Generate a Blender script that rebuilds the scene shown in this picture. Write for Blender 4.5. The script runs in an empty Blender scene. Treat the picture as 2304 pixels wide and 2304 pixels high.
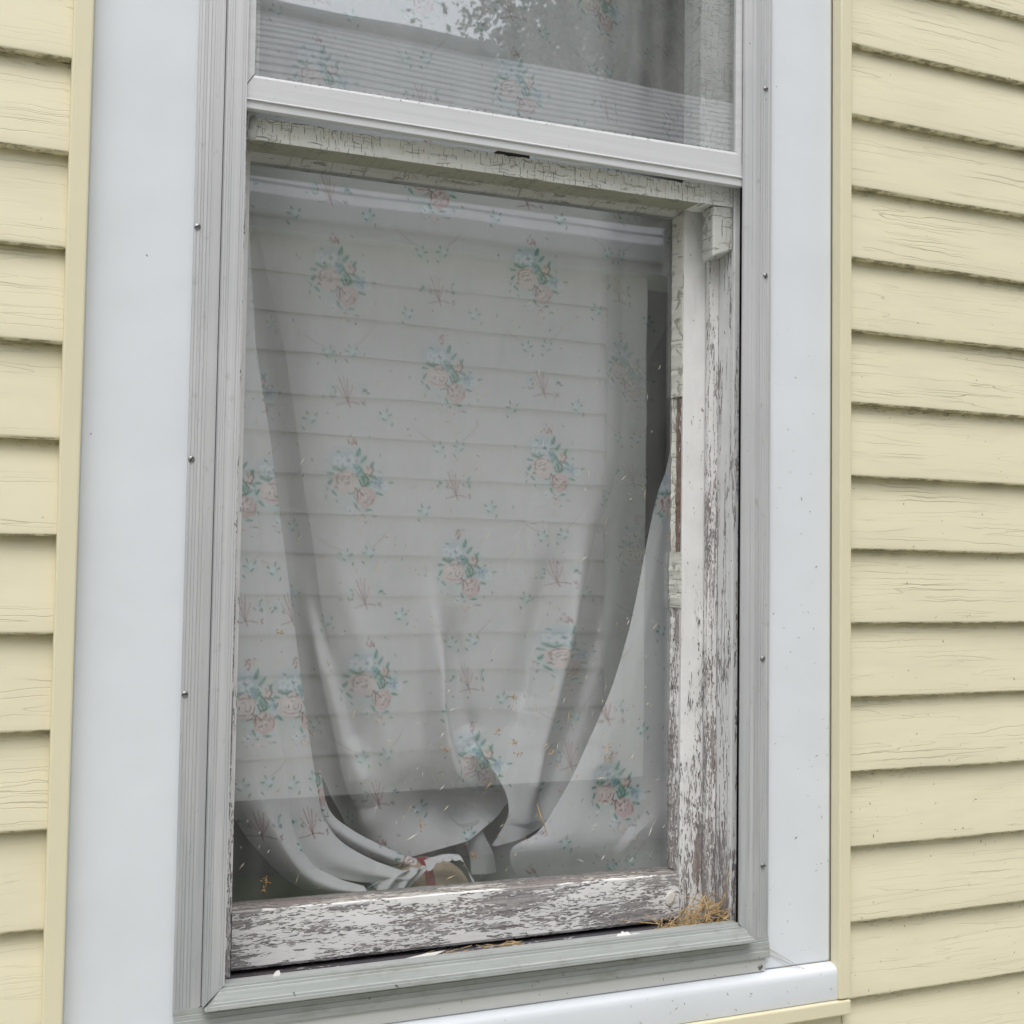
import bpy, math, random
import numpy as np
from mathutils import Matrix, Vector

SC = bpy.context.scene
COL = SC.collection
random.seed(7)
RNG = np.random.default_rng(11)
Z0 = 2.1387            # height of the datum course above the ground

# ------------------------------------------------------------------ camera
cam = bpy.data.cameras.new("camera")
cam.sensor_width = 36.0
cam.lens = 36.0 * 2775.2 / 2304.0
cam.clip_start = 0.05
cam.clip_end = 400.0
cam_ob = bpy.data.objects.new("camera", cam)
COL.objects.link(cam_ob)
YAW, PITCH, ROLL = 0.41030, 0.0475, 0.0145
ca, sa, cb, sb, cc, sc_ = (math.cos(YAW), math.sin(YAW), math.cos(PITCH), math.sin(PITCH),
                           math.cos(ROLL), math.sin(ROLL))
fwd = Vector((sa * cb, ca * cb, sb))
r0 = Vector((ca, -sa, 0.0))
u0 = r0.cross(fwd)
rgt = r0 * cc + u0 * sc_
up = r0 * -sc_ + u0 * cc
CAM = Vector((-0.4858, -1.373, -0.6387 + Z0))
cam_ob.matrix_world = Matrix(((rgt.x, up.x, -fwd.x, CAM.x), (rgt.y, up.y, -fwd.y, CAM.y),
                              (rgt.z, up.z, -fwd.z, CAM.z), (0, 0, 0, 1)))
SC.camera = cam_ob

# ------------------------------------------------------------------ sky, sun, exposure
SUN_EL, SUN_AZ = math.radians(64), math.radians(203)      # overcast: a wide weak sun
world = bpy.data.worlds.new("World")
SC.world = world
world.use_nodes = True
wn, wl = world.node_tree.nodes, world.node_tree.links
wn.clear()
sky = wn.new("ShaderNodeTexSky")
sky.sky_type = 'NISHITA'
sky.sun_disc = False
sky.sun_elevation = SUN_EL
sky.sun_rotation = SUN_AZ
sky.dust_density = 3.0
hs = wn.new("ShaderNodeHueSaturation")
hs.inputs["Saturation"].default_value = 0.22
bg = wn.new("ShaderNodeBackground")
bg.inputs["Strength"].default_value = 0.15
wo = wn.new("ShaderNodeOutputWorld")
wl.new(sky.outputs[0], hs.inputs["Color"])
wl.new(hs.outputs[0], bg.inputs["Color"])
wl.new(bg.outputs[0], wo.inputs["Surface"])
sun = bpy.data.lights.new("sun", 'SUN')
sun.energy = 0.8
sun.angle = math.radians(40)
sun.color = (1.0, 0.965, 0.91)
sun_ob = bpy.data.objects.new("sun", sun)
COL.objects.link(sun_ob)
sd = Vector((math.sin(SUN_AZ) * math.cos(SUN_EL), math.cos(SUN_AZ) * math.cos(SUN_EL), math.sin(SUN_EL)))
sun_ob.rotation_euler = sd.to_track_quat('Z', 'Y').to_euler()
sun_ob.location = (-3, -8, 8)
SC.view_settings.view_transform = 'Standard'
SC.view_settings.look = 'None'
SC.view_settings.gamma = 1.0
SC.view_settings.exposure = 0.64
SC.render.engine = 'CYCLES'
SC.cycles.use_denoising = True
SC.cycles.max_bounces = 8
SC.cycles.transparent_max_bounces = 16
SC.cycles.caustics_reflective = False
SC.cycles.caustics_refractive = False


# ------------------------------------------------------------------ helpers: meshes
def mesh_obj(name, verts, faces, mat, parent=None, smooth=False, cols=None, attrs=None, mat_idx=None):
    """verts (n,3) in place coordinates (z measured from the datum course); faces a list or (m,4) array."""
    V = np.array(verts, dtype=np.float64).copy()
    V[:, 2] += Z0
    if parent is not None:
        par = np.zeros(3)
        p = parent
        while p is not None:
            par += np.array(p.location)
            p = p.parent
        V -= par
    me = bpy.data.meshes.new(name)
    if isinstance(faces, np.ndarray):
        m, k = faces.shape
        me.vertices.add(len(V))
        me.vertices.foreach_set("co", V.astype(np.float32).ravel())
        me.loops.add(m * k)
        me.loops.foreach_set("vertex_index", faces.astype(np.int32).ravel())
        me.polygons.add(m)
        me.polygons.foreach_set("loop_start", np.arange(0, m * k, k, dtype=np.int32))
        me.polygons.foreach_set("loop_total", np.full(m, k, dtype=np.int32))
        me.update(calc_edges=True)
    else:
        me.from_pydata([tuple(v) for v in V], [], [list(f) for f in faces])
    me.polygons.foreach_set("use_smooth", np.full(len(me.polygons), bool(smooth)))
    if cols is not None:
        a = me.color_attributes.new("Col", 'FLOAT_COLOR', 'POINT')
        c4 = np.ones((len(V), 4), dtype=np.float32)
        c4[:, :3] = cols
        a.data.foreach_set("color", c4.ravel())
    if attrs:
        for k_, arr in attrs.items():
            a = me.attributes.new(k_, 'FLOAT', 'POINT')
            a.data.foreach_set("value", np.asarray(arr, dtype=np.float32))
    mats = mat if isinstance(mat, (list, tuple)) else [mat]
    for mm in mats:
        me.materials.append(mm)
    if mat_idx is not None:
        me.polygons.foreach_set("material_index", np.asarray(mat_idx, dtype=np.int32))
    me.validate()
    o = bpy.data.objects.new(name, me)
    COL.objects.link(o)
    if parent is not None:
        o.parent = parent
    return o


def bevel(o, w=0.0015, seg=2):
    b = o.modifiers.new("bevel", 'BEVEL')
    b.width = w
    b.segments = seg
    b.limit_method = 'ANGLE'
    b.angle_limit = math.radians(40)
    return o


def thing(name, label, cat, loc=(0, 0, 0), group=None, kind=None):
    o = bpy.data.objects.new(name, None)
    o.empty_display_size = 0.1
    COL.objects.link(o)
    o.location = (loc[0], loc[1], loc[2] + Z0)
    tag(o, label, cat, group, kind)
    return o


def tag(o, label=None, cat=None, group=None, kind=None):
    if label:
        o["label"] = label
    if cat:
        o["category"] = cat
    if group:
        o["group"] = group
    if kind:
        o["kind"] = kind
    return o


class MB:
    def __init__(self):
        self.v, self.f, self.m = [], [], []

    def add(self, verts, faces, mi=0):
        b = len(self.v)
        self.v += [tuple(p) for p in verts]
        for f in faces:
            self.f.append([i + b for i in f])
            self.m.append(mi)

    def box(self, x0, x1, y0, y1, z0, z1, mi=0, skew=0.0):
        """skew: extra height of the x1 end over the x0 end (an out-of-square board)."""
        v = [(x, y, z + (skew if x == x1 else 0.0)) for x in (x0, x1) for y in (y0, y1) for z in (z0, z1)]
        f = [(0, 1, 3, 2), (4, 6, 7, 5), (0, 4, 5, 1), (2, 3, 7, 6), (0, 2, 6, 4), (1, 5, 7, 3)]
        self.add(v, f, mi)

    def loft(self, A, B, closed=True, caps=True, mi=0):
        n = len(A)
        b = list(A) + list(B)
        f = []
        for i in range(n if closed else n - 1):
            j = (i + 1) % n
            f.append((i, j, n + j, n + i))
        if caps and closed:
            f.append(tuple(range(n - 1, -1, -1)))
            f.append(tuple(range(n, 2 * n)))
        self.add(b, f, mi)

    def tube(self, pts, rads, n=4, mi=0):
        pts = [Vector(p) for p in pts]
        ring = []
        for i, p in enumerate(pts):
            d = (pts[min(i + 1, len(pts) - 1)] - pts[max(i - 1, 0)])
            d = d.normalized() if d.length > 1e-9 else Vector((0, 0, 1))
            a = d.orthogonal().normalized()
            c = d.cross(a)
            r = rads[i] if hasattr(rads, "__len__") else rads
            ring.append([p + (a * math.cos(2 * math.pi * k / n) + c * math.sin(2 * math.pi * k / n)) * r for k in range(n)])
        v = [q for rg in ring for q in rg]
        f = []
        for i in range(len(pts) - 1):
            for k in range(n):
                f.append((i * n + k, i * n + (k + 1) % n, (i + 1) * n + (k + 1) % n, (i + 1) * n + k))
        f.append(tuple(range(n - 1, -1, -1)))
        f.append(tuple(range((len(pts) - 1) * n, len(pts) * n)))
        self.add(v, f, mi)

    def build(self, name, mat, parent=None, smooth=False):
        return mesh_obj(name, self.v, self.f, mat, parent, smooth, mat_idx=self.m)


def boxobj(name, x0, x1, y0, y1, z0, z1, mat, parent, bev=0.0015, skew=0.0):
    m = MB()
    m.box(x0, x1, y0, y1, z0, z1, 0, skew)
    o = m.build(name, mat, parent)
    if bev:
        bevel(o, bev)
    return o


# ------------------------------------------------------------------ helpers: materials
class NT:
    def __init__(self, name):
        self.mat = bpy.data.materials.new(name)
        self.mat.use_nodes = True
        self.t = self.mat.node_tree
        self.t.nodes.clear()
        self.out = self.t.nodes.new("ShaderNodeOutputMaterial")

    def n(self, typ, **kw):
        nd = self.t.nodes.new(typ)
        for k, v in kw.items():
            setattr(nd, k, v)
        return nd

    def set(self, sock, v):
        if isinstance(v, bpy.types.NodeSocket):
            self.t.links.new(v, sock)
        elif v is not None:
            sock.default_value = v

    def pos(self):
        return self.n("ShaderNodeNewGeometry").outputs["Position"]

    def scaled(self, vec, s):
        nd = self.n("ShaderNodeVectorMath", operation='MULTIPLY')
        self.set(nd.inputs[0], vec)
        nd.inputs[1].default_value = s
        return nd.outputs[0]

    def vadd(self, a, b):
        nd = self.n("ShaderNodeVectorMath", operation='ADD')
        self.set(nd.inputs[0], a)
        self.set(nd.inputs[1], b)
        return nd.outputs[0]

    def noise(self, vec, scale=1.0, detail=3.0, rough=0.55, color=False, dist=0.0):
        nd = self.n("ShaderNodeTexNoise")
        self.set(nd.inputs["Vector"], vec)
        nd.inputs["Scale"].default_value = scale
        nd.inputs["Detail"].default_value = detail
        nd.inputs["Roughness"].default_value = rough
        nd.inputs["Distortion"].default_value = dist
        return nd.outputs["Color" if color else "Fac"]

    def voro(self, vec, scale=1.0, feature='F1', rand=1.0, metric='EUCLIDEAN'):
        nd = self.n("ShaderNodeTexVoronoi", feature=feature)
        if feature != 'DISTANCE_TO_EDGE':
            nd.distance = metric
        self.set(nd.inputs["Vector"], vec)
        nd.inputs["Scale"].default_value = scale
        nd.inputs["Randomness"].default_value = rand
        return nd

    def math(self, op, a, b=None, c=None, clamp=False):
        nd = self.n("ShaderNodeMath", operation=op, use_clamp=clamp)
        self.set(nd.inputs[0], a)
        if b is not None:
            self.set(nd.inputs[1], b)
        if c is not None:
            self.set(nd.inputs[2], c)
        return nd.outputs[0]

    def ramp(self, v, lo, hi, a=0.0, b=1.0):
        nd = self.n("ShaderNodeMapRange", clamp=True)
        self.set(nd.inputs["Value"], v)
        self.set(nd.inputs["From Min"], lo)
        self.set(nd.inputs["From Max"], hi)
        nd.inputs["To Min"].default_value = a
        nd.inputs["To Max"].default_value = b
        return nd.outputs[0]

    def mix(self, fac, a, b, typ='MIX'):
        nd = self.n("ShaderNodeMix", data_type='RGBA', blend_type=typ)
        self.set(nd.inputs[0], fac)
        for s, v in ((nd.inputs[6], a), (nd.inputs[7], b)):
            if isinstance(v, tuple):
                v = (v[0], v[1], v[2], 1.0)
            self.set(s, v)
        return nd.outputs[2]

    def attr(self, name, out="Fac"):
        nd = self.n("ShaderNodeAttribute", attribute_name=name)
        return nd.outputs[out]

    def sep(self, vec):
        nd = self.n("ShaderNodeSeparateXYZ")
        self.set(nd.inputs[0], vec)
        return nd.outputs

    def bump(self, h, dist=0.001, strength=1.0, normal=None):
        nd = self.n("ShaderNodeBump")
        nd.inputs["Strength"].default_value = strength
        nd.inputs["Distance"].default_value = dist
        self.set(nd.inputs["Height"], h)
        if normal is not None:
            self.set(nd.inputs["Normal"], normal)
        return nd.outputs[0]

    def principled(self, color, rough=0.5, normal=None, metal=0.0, spec=0.5):
        p = self.n("ShaderNodeBsdfPrincipled")
        if isinstance(color, tuple):
            color = (color[0], color[1], color[2], 1.0)
        self.set(p.inputs["Base Color"], color)
        self.set(p.inputs["Roughness"], rough)
        self.set(p.inputs["Metallic"], metal)
        p.inputs["Specular IOR Level"].default_value = spec
        if normal is not None:
            self.set(p.inputs["Normal"], normal)
        return p.outputs[0]

    def done(self, shader):
        self.t.links.new(shader, self.out.inputs["Surface"])
        return self.mat


def specks(m, p, scale, size, amount):
    """Small dirt specks and clippings stuck to a surface: a 0..1 mask."""
    w = m.vadd(p, m.scaled(m.noise(p, 90.0, 1.0, color=True), (0.012, 0.012, 0.012)))
    v = m.voro(m.scaled(w, (1.0, 1.0, 0.7)), scale)
    near = m.ramp(v.outputs["Distance"], size * 0.7, size, 1.0, 0.0)
    pick = m.math('GREATER_THAN', m.sep(v.outputs["Color"])[0], 1.0 - amount)
    return m.math('MULTIPLY', near, pick)


def mat_siding(name="cream_vinyl"):
    m = NT(name)
    p = m.pos()
    lap = m.attr("lap")
    base = m.mix(m.noise(p, 2.3, 3.0), (0.715, 0.66, 0.475), (0.755, 0.705, 0.525))
    base = m.mix(m.ramp(m.noise(m.scaled(p, (6, 6, 30)), 1.0, 4.0), 0.45, 0.8), base, (0.67, 0.62, 0.46))
    # wood-grain cracks moulded into the vinyl: broken, wavy, lying along the board
    wob = m.scaled(m.noise(m.scaled(p, (26, 26, 40)), 1.0, 3.0, color=True), (0.0, 0.0, 0.0075))
    q = m.vadd(p, wob)
    def hair(sc_, level, wid):
        na = m.noise(m.scaled(q, sc_), 1.0, 1.0, 0.4)
        nb = m.noise(m.scaled(m.vadd(q, (0.0, 0.0, 0.0006)), sc_), 1.0, 1.0, 0.4)
        g_ = m.math('MAXIMUM', m.math('ABSOLUTE', m.math('SUBTRACT', nb, na)), 0.0018)
        return m.ramp(m.math('DIVIDE', m.math('ABSOLUTE', m.math('SUBTRACT', na, level)), g_), 0.35 * wid, 1.15 * wid, 1.0, 0.0)
    l1 = hair((1.5, 1.5, 46), 0.5, 1.0)
    l2 = m.math('MULTIPLY', hair((2.4, 2.4, 83), 0.46, 0.9), 0.8)
    brk = m.ramp(m.noise(m.scaled(p, (6, 6, 33)), 1.0, 3.0), 0.42, 0.60)
    patch = m.ramp(m.noise(m.scaled(p, (2.2, 2.2, 8.0)), 1.0, 2.0), 0.38, 0.62, 0.30, 1.0)
    line = m.math('MULTIPLY', m.math('MULTIPLY', m.math('MAXIMUM', l1, l2), brk), patch)
    line = m.math('MULTIPLY', line, m.ramp(lap, 0.03, 0.09))
    fine = m.noise(m.scaled(p, (24, 24, 420)), 1.0, 3.0, 0.6)
    col = m.mix(m.math('MULTIPLY', line, 0.60), base, (0.25, 0.21, 0.13))
    # mildew in the angle under each lap and along its lower edge
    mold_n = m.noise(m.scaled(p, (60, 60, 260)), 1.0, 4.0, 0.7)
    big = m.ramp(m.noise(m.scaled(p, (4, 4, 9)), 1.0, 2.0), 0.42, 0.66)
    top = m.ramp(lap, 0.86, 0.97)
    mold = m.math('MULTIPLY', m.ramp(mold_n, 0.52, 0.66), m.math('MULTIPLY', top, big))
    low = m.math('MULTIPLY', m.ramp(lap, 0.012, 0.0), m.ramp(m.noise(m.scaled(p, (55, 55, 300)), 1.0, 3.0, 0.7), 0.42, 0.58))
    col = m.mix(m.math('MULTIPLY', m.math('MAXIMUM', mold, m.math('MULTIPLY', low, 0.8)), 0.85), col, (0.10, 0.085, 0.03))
    dust = m.math('MULTIPLY', m.ramp(m.noise(p, 6.0, 4.0), 0.35, 0.75), m.ramp(lap, 0.70, 1.0, 0.0, 0.25))
    col = m.mix(dust, col, (0.42, 0.37, 0.19))
    sp = specks(m, p, 46.0, 0.055, 0.26)
    col = m.mix(m.math('MULTIPLY', sp, 0.75), col, (0.13, 0.105, 0.05))
    h = m.math('SUBTRACT', m.math('MULTIPLY', fine, 0.10), m.math('MULTIPLY', line, 0.55))
    return m.done(m.principled(col, m.ramp(fine, 0.3, 0.7, 0.50, 0.62), m.bump(h, 0.0007, 0.8), spec=0.35))


def mat_plain(name, color, rough=0.45, var=0.05, speck=0.0, metal=0.0, streak=None, spec=0.5, bumpd=0.0):
    m = NT(name)
    p = m.pos()
    k = tuple(c * (1 - var) for c in color)
    k2 = tuple(min(1, c * (1 + var)) for c in color)
    n = m.noise(p if streak is None else m.scaled(p, streak), 5.0 if streak is None else 1.0, 4.0, 0.6)
    col = m.mix(m.ramp(n, 0.3, 0.7), k, k2)
    if speck:
        col = m.mix(m.math('MULTIPLY', specks(m, p, 38.0, 0.045, speck), 0.8), col, (0.10, 0.09, 0.07))
    nrm = None
    if bumpd:
        nrm = m.bump(m.noise(p, 7.0, 2.0), bumpd, 1.0)
    return m.done(m.principled(col, rough, nrm, metal, spec))


def mat_alum():
    m = NT("weathered_aluminium")
    p = m.pos()
    st = m.noise(m.scaled(p, (420, 90, 2.4)), 1.0, 4.0, 0.65)
    bl = m.noise(p, 4.0, 4.0, 0.6)
    col = m.mix(m.ramp(st, 0.34, 0.68), (0.54, 0.54, 0.555), (0.62, 0.62, 0.635))
    col = m.mix(m.ramp(bl, 0.40, 0.72, 0.0, 0.45), col, (0.42, 0.44, 0.45))
    z = m.sep(p)[2]
    # oxidised and rain-washed towards the bottom of the frame
    wash = m.math('MULTIPLY', m.ramp(z, Z0 - 0.55, Z0 - 1.12, 0.0, 1.0), m.ramp(m.noise(m.scaled(p, (120, 60, 5)), 1.0, 3.0), 0.30, 0.60))
    col = m.mix(m.math('MULTIPLY', wash, 0.75), col, (0.345, 0.375, 0.385))
    col = m.mix(m.math('MULTIPLY', specks(m, p, 60.0, 0.06, 0.16), 0.8), col, (0.11, 0.10, 0.09))
    grime = m.ramp(m.noise(m.scaled(p, (70, 70, 40)), 1.0, 5.0, 0.7), 0.60, 0.74)
    col = m.mix(m.math('MULTIPLY', grime, 0.35), col, (0.23, 0.23, 0.22))
    return m.done(m.principled(col, m.ramp(st, 0.3, 0.7, 0.42, 0.58), m.bump(st, 0.0003, 0.6), 0.25))


def mat_alum_sill():
    m = NT("grey_green_aluminium")
    p = m.pos()
    st = m.noise(m.scaled(p, (3, 60, 260)), 1.0, 4.0, 0.65)
    col = m.mix(m.ramp(st, 0.3, 0.7), (0.345, 0.37, 0.36), (0.47, 0.49, 0.48))
    col = m.mix(m.math('MULTIPLY', specks(m, p, 42.0, 0.07, 0.30), 0.85), col, (0.11, 0.095, 0.075))
    gr = m.ramp(m.noise(m.scaled(p, (22, 40, 60)), 1.0, 5.0, 0.7), 0.52, 0.72)
    col = m.mix(m.math('MULTIPLY', gr, 0.5), col, (0.235, 0.225, 0.185))
    return m.done(m.principled(col, 0.5, m.bump(st, 0.0003, 0.5), 0.2))


def mat_peel(name, axis, bias, zgrad=None, paint=(0.72, 0.70, 0.695), wood=(0.315, 0.302, 0.302), brown=0.25,
             scale=1.0, cracks=0.0, gouge=0.0):
    """Old paint flaking off weathered wood.  axis: grain direction.  bias: larger keeps more paint."""
    m = NT(name)
    p = m.pos()
    al, ac = 1.0, 1.0
    def st(a, c):
        a *= scale
        c *= scale
        return (a, c, c) if axis == 'x' else (c, c, a)
    warp = m.scaled(m.noise(m.scaled(p, st(60, 160)), 1.0, 3.0, color=True), (0.006, 0.006, 0.006))
    q = m.vadd(p, warp)
    cell = m.voro(m.scaled(q, st(46, 370)), 1.0)
    cn = m.noise(m.scaled(cell.outputs["Position"], (0.32, 0.32, 0.32)), 1.0, 2.0, 0.6)
    cell2 = m.voro(m.scaled(q, st(120, 760)), 1.0)
    cn2 = m.sep(cell2.outputs["Color"])[0]
    broad = m.noise(m.scaled(p, st(8, 30)), 1.0, 3.0, 0.55)
    fine = m.noise(m.scaled(q, st(60, 640)), 1.0, 4.0, 0.65)
    v = m.math('ADD', m.math('MULTIPLY', cn, 0.42), m.math('MULTIPLY', broad, 0.54))
    v = m.math('ADD', v, m.math('MULTIPLY', m.math('ADD', cn2, fine), 0.165))
    v = m.math('SUBTRACT', v, 0.083)
    b = bias
    if zgrad:
        z = m.sep(p)[2]
        b = m.ramp(z, Z0 + zgrad[0], Z0 + zgrad[1], zgrad[2], zgrad[3])
    v = m.math('ADD', v, b)
    if gouge:          # long splits along the grain where the paint has opened to the wood
        gn = m.noise(m.scaled(q, st(4.5, 150)), 1.0, 2.0, 0.5)
        gz = m.ramp(m.noise(m.scaled(p, st(7, 40)), 1.0, 1.0), 0.40, 0.60)
        gm = m.math('MULTIPLY', m.ramp(m.math('ABSOLUTE', m.math('SUBTRACT', gn, 0.56)), 0.016, 0.030, 1.0, 0.0), gz)
        v = m.math('SUBTRACT', v, m.math('MULTIPLY', gm, gouge))
        chipn = m.noise(m.scaled(q, st(70, 190)), 1.0, 3.0, 0.6)
        v = m.math('SUBTRACT', v, m.math('MULTIPLY', m.ramp(chipn, 0.665, 0.69), 0.3))
    paintm = m.ramp(v, 0.592, 0.600)
    thick = m.ramp(v, 0.592, 0.655)
    # weathered wood
    g = m.noise(m.scaled(q, st(9, 420)), 1.0, 4.0, 0.65)
    w = m.mix(m.ramp(g, 0.32, 0.70), tuple(c * 0.50 for c in wood), tuple(min(1, c * 1.6) for c in wood))
    br = m.ramp(m.noise(m.scaled(p, st(5, 55)), 1.0, 2.0), 0.48, 0.66, 0.0, brown)
    w = m.mix(br, w, (0.235, 0.12, 0.075))
    w = m.mix(m.ramp(v, 0.555, 0.592, 0.0, 0.62), w, (0.075, 0.068, 0.068))     # shadow line and grime of the flake edges, painted into the wood
    # paint with hairline cracks
    ed = m.voro(m.scaled(q, st(48, 170)), 1.0, 'DISTANCE_TO_EDGE').outputs["Distance"]
    ck = m.math('MULTIPLY', m.ramp(ed, 0.012, 0.035, 1.0, 0.0), m.ramp(m.noise(m.scaled(p, st(14, 40)), 1.0, 2.0), 0.46, 0.60))
    pc = m.mix(m.ramp(m.noise(p, 26.0, 4.0, 0.6), 0.3, 0.7), tuple(c * 0.93 for c in paint), tuple(min(1, c * 1.05) for c in paint))
    pc = m.mix(m.math('MULTIPLY', m.ramp(m.noise(m.scaled(p, st(10, 70)), 1.0, 4.0), 0.55, 0.75), 0.28), pc, (0.46, 0.43, 0.40))
    pc = m.mix(m.math('MULTIPLY', ck, 0.55 * cracks), pc, (0.14, 0.125, 0.115))
    pc = m.mix(m.math('MULTIPLY', specks(m, p, 70.0, 0.07, 0.10), 0.8), pc, (0.12, 0.105, 0.09))
    col = m.mix(paintm, w, pc)
    h = m.math('ADD', m.math('MULTIPLY', paintm, 0.75), m.math('MULTIPLY', thick, 0.25))
    h = m.math('ADD', h, m.math('MULTIPLY', g, 0.22))
    h = m.math('SUBTRACT', h, m.math('MULTIPLY', ck, 0.5 * cracks))
    return m.done(m.principled(col, m.ramp(paintm, 0, 1, 0.85, 0.55), m.bump(h, 0.0011, 1.0), spec=0.3))


def mat_crackle(name, paint, axis='x', dens=1.0, amount=1.0, dark=(0.10, 0.095, 0.075)):
    """Alligatored paint: short cracks both ways across and along the board."""
    m = NT(name)
    p = m.pos()
    warp = m.scaled(m.noise(p, 60.0, 2.0, color=True), (0.004, 0.004, 0.004))
    q = m.vadd(p, warp)
    al, ac = (0, 2) if axis == 'x' else (2, 0)
    def st(a, c):
        v = [30.0, 30.0, 30.0]
        v[al], v[ac] = a * dens, c * dens
        return tuple(v)
    xyz = m.sep(q)
    along, across = xyz[al], xyz[ac]

    def grid(rows, cells, wv, wh, lo_v, lo_h, salt):
        """cracks across the grain in staggered rows, and along it between the rows"""
        rf = m.math('ADD', m.math('MULTIPLY', across, rows * dens), m.math('MULTIPLY', m.noise(m.scaled(p, st(45, 20)), 1.0, 2.0), 1.6))
        row = m.math('FLOOR', rf)
        fr_ = m.math('FRACT', rf)
        vd = m.n("ShaderNodeTexVoronoi", voronoi_dimensions='1D', feature='DISTANCE_TO_EDGE')
        m.set(vd.inputs["W"], m.math('ADD', m.math('MULTIPLY', along, cells * dens), m.math('MULTIPLY', row, 17.31 + salt)))
        vd.inputs["Scale"].default_value = 1.0
        wj = m.ramp(m.noise(p, 160.0, 2.0), 0.3, 0.7, 0.4, 1.5)
        v = m.math('LESS_THAN', vd.outputs["Distance"], m.math('MULTIPLY', wj, wv))
        cellid = m.math('FLOOR', m.math('MULTIPLY', along, cells * dens * 0.9))
        v = m.math('MULTIPLY', v, m.ramp(m.noise(m.scaled(p, st(60, 60)), 1.0, 2.0), lo_v, lo_v + 0.03))
        h_ = m.math('LESS_THAN', m.math('MINIMUM', fr_, m.math('SUBTRACT', 1.0, fr_)), m.math('MULTIPLY', wj, wh))
        h_ = m.math('MULTIPLY', h_, m.ramp(m.noise(m.scaled(p, st(48, 150)), 1.0, 2.0), lo_h, lo_h + 0.03))
        return m.math('MAXIMUM', v, h_)
    c1 = grid(105, 95, 0.040, 0.055, 0.42, 0.50, 0.0)
    c2 = m.math('MULTIPLY', grid(260, 210, 0.055, 0.075, 0.53, 0.52, 3.7), 0.75)
    keep = m.ramp(m.noise(m.scaled(p, (30, 30, 45)), 1.0, 2.0), 0.34, 0.46, 0.15, 1.0)
    crack = m.math('MULTIPLY', m.math('MAXIMUM', c1, c2), keep)
    crack = m.math('MULTIPLY', crack, amount)
    chip = m.ramp(m.noise(m.scaled(q, (45, 45, 150)), 1.0, 4.0, 0.7), 0.70, 0.715)
    k = tuple(c * 0.9 for c in paint)
    col = m.mix(m.noise(p, 18.0, 4.0), k, tuple(min(1, c * 1.06) for c in paint))
    col = m.mix(m.math('MULTIPLY', m.ramp(m.noise(m.scaled(p, (12, 12, 90)), 1.0, 4.0), 0.52, 0.72), 0.35), col, tuple(c * f for c, f in zip(paint, (0.78, 0.74, 0.66))))
    col = m.mix(m.math('MULTIPLY', crack, 0.88), col, dark)
    col = m.mix(m.math('MULTIPLY', chip, 0.8), col, (0.24, 0.18, 0.13))
    h = m.math('SUBTRACT', 1.0, m.math('MAXIMUM', crack, chip))
    h = m.math('ADD', h, m.math('MULTIPLY', m.noise(p, 120.0, 3.0), 0.25))
    return m.done(m.principled(col, 0.6, m.bump(h, 0.0010, 1.0), spec=0.3))


def mat_glass(name, f0, tint, dust):
    m = NT(name)
    p = m.pos()
    wave = m.bump(m.noise(m.scaled(p, (3.5, 3.5, 6.0)), 1.0, 1.0, 0.4), 0.00022, 1.0)
    geo = m.n("ShaderNodeNewGeometry")
    dt = m.n("ShaderNodeVectorMath", operation='DOT_PRODUCT')
    m.set(dt.inputs[0], geo.outputs["Normal"])
    m.set(dt.inputs[1], geo.outputs["Incoming"])
    c1 = m.math('SUBTRACT', 1.0, m.math('ABSOLUTE', dt.outputs["Value"]), clamp=True)
    fresnel = m.math('MULTIPLY_ADD', m.math('POWER', c1, 5.0), 1.0 - f0, f0)
    tr = m.n("ShaderNodeBsdfTransparent")
    tr.inputs["Color"].default_value = (tint[0], tint[1], tint[2], 1)
    gl = m.n("ShaderNodeBsdfGlossy")
    gl.inputs["Roughness"].default_value = 0.012
    gl.inputs["Color"].default_value = (0.97, 0.99, 1.0, 1)
    m.t.links.new(wave, gl.inputs["Normal"])
    mx = m.n("ShaderNodeMixShader")
    m.set(mx.inputs[0], fresnel)
    m.t.links.new(tr.outputs[0], mx.inputs[1])
    m.t.links.new(gl.outputs[0], mx.inputs[2])
    df = m.n("ShaderNodeBsdfDiffuse")
    df.inputs["Color"].default_value = (0.82, 0.82, 0.81, 1)
    streak = m.noise(m.scaled(p, (55, 55, 5)), 1.0, 4.0, 0.6)
    blot = m.noise(p, 9.0, 5.0, 0.65)
    d = m.math('MULTIPLY', m.ramp(m.math('ADD', m.math('MULTIPLY', streak, 0.5), m.math('MULTIPLY', blot, 0.5)), 0.36, 0.68, 0.25, 1.0), dust)
    mx2 = m.n("ShaderNodeMixShader")
    m.set(mx2.inputs[0], d)
    m.t.links.new(mx.outputs[0], mx2.inputs[1])
    m.t.links.new(df.outputs[0], mx2.inputs[2])
    return m.done(mx2.outputs[0])


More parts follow.
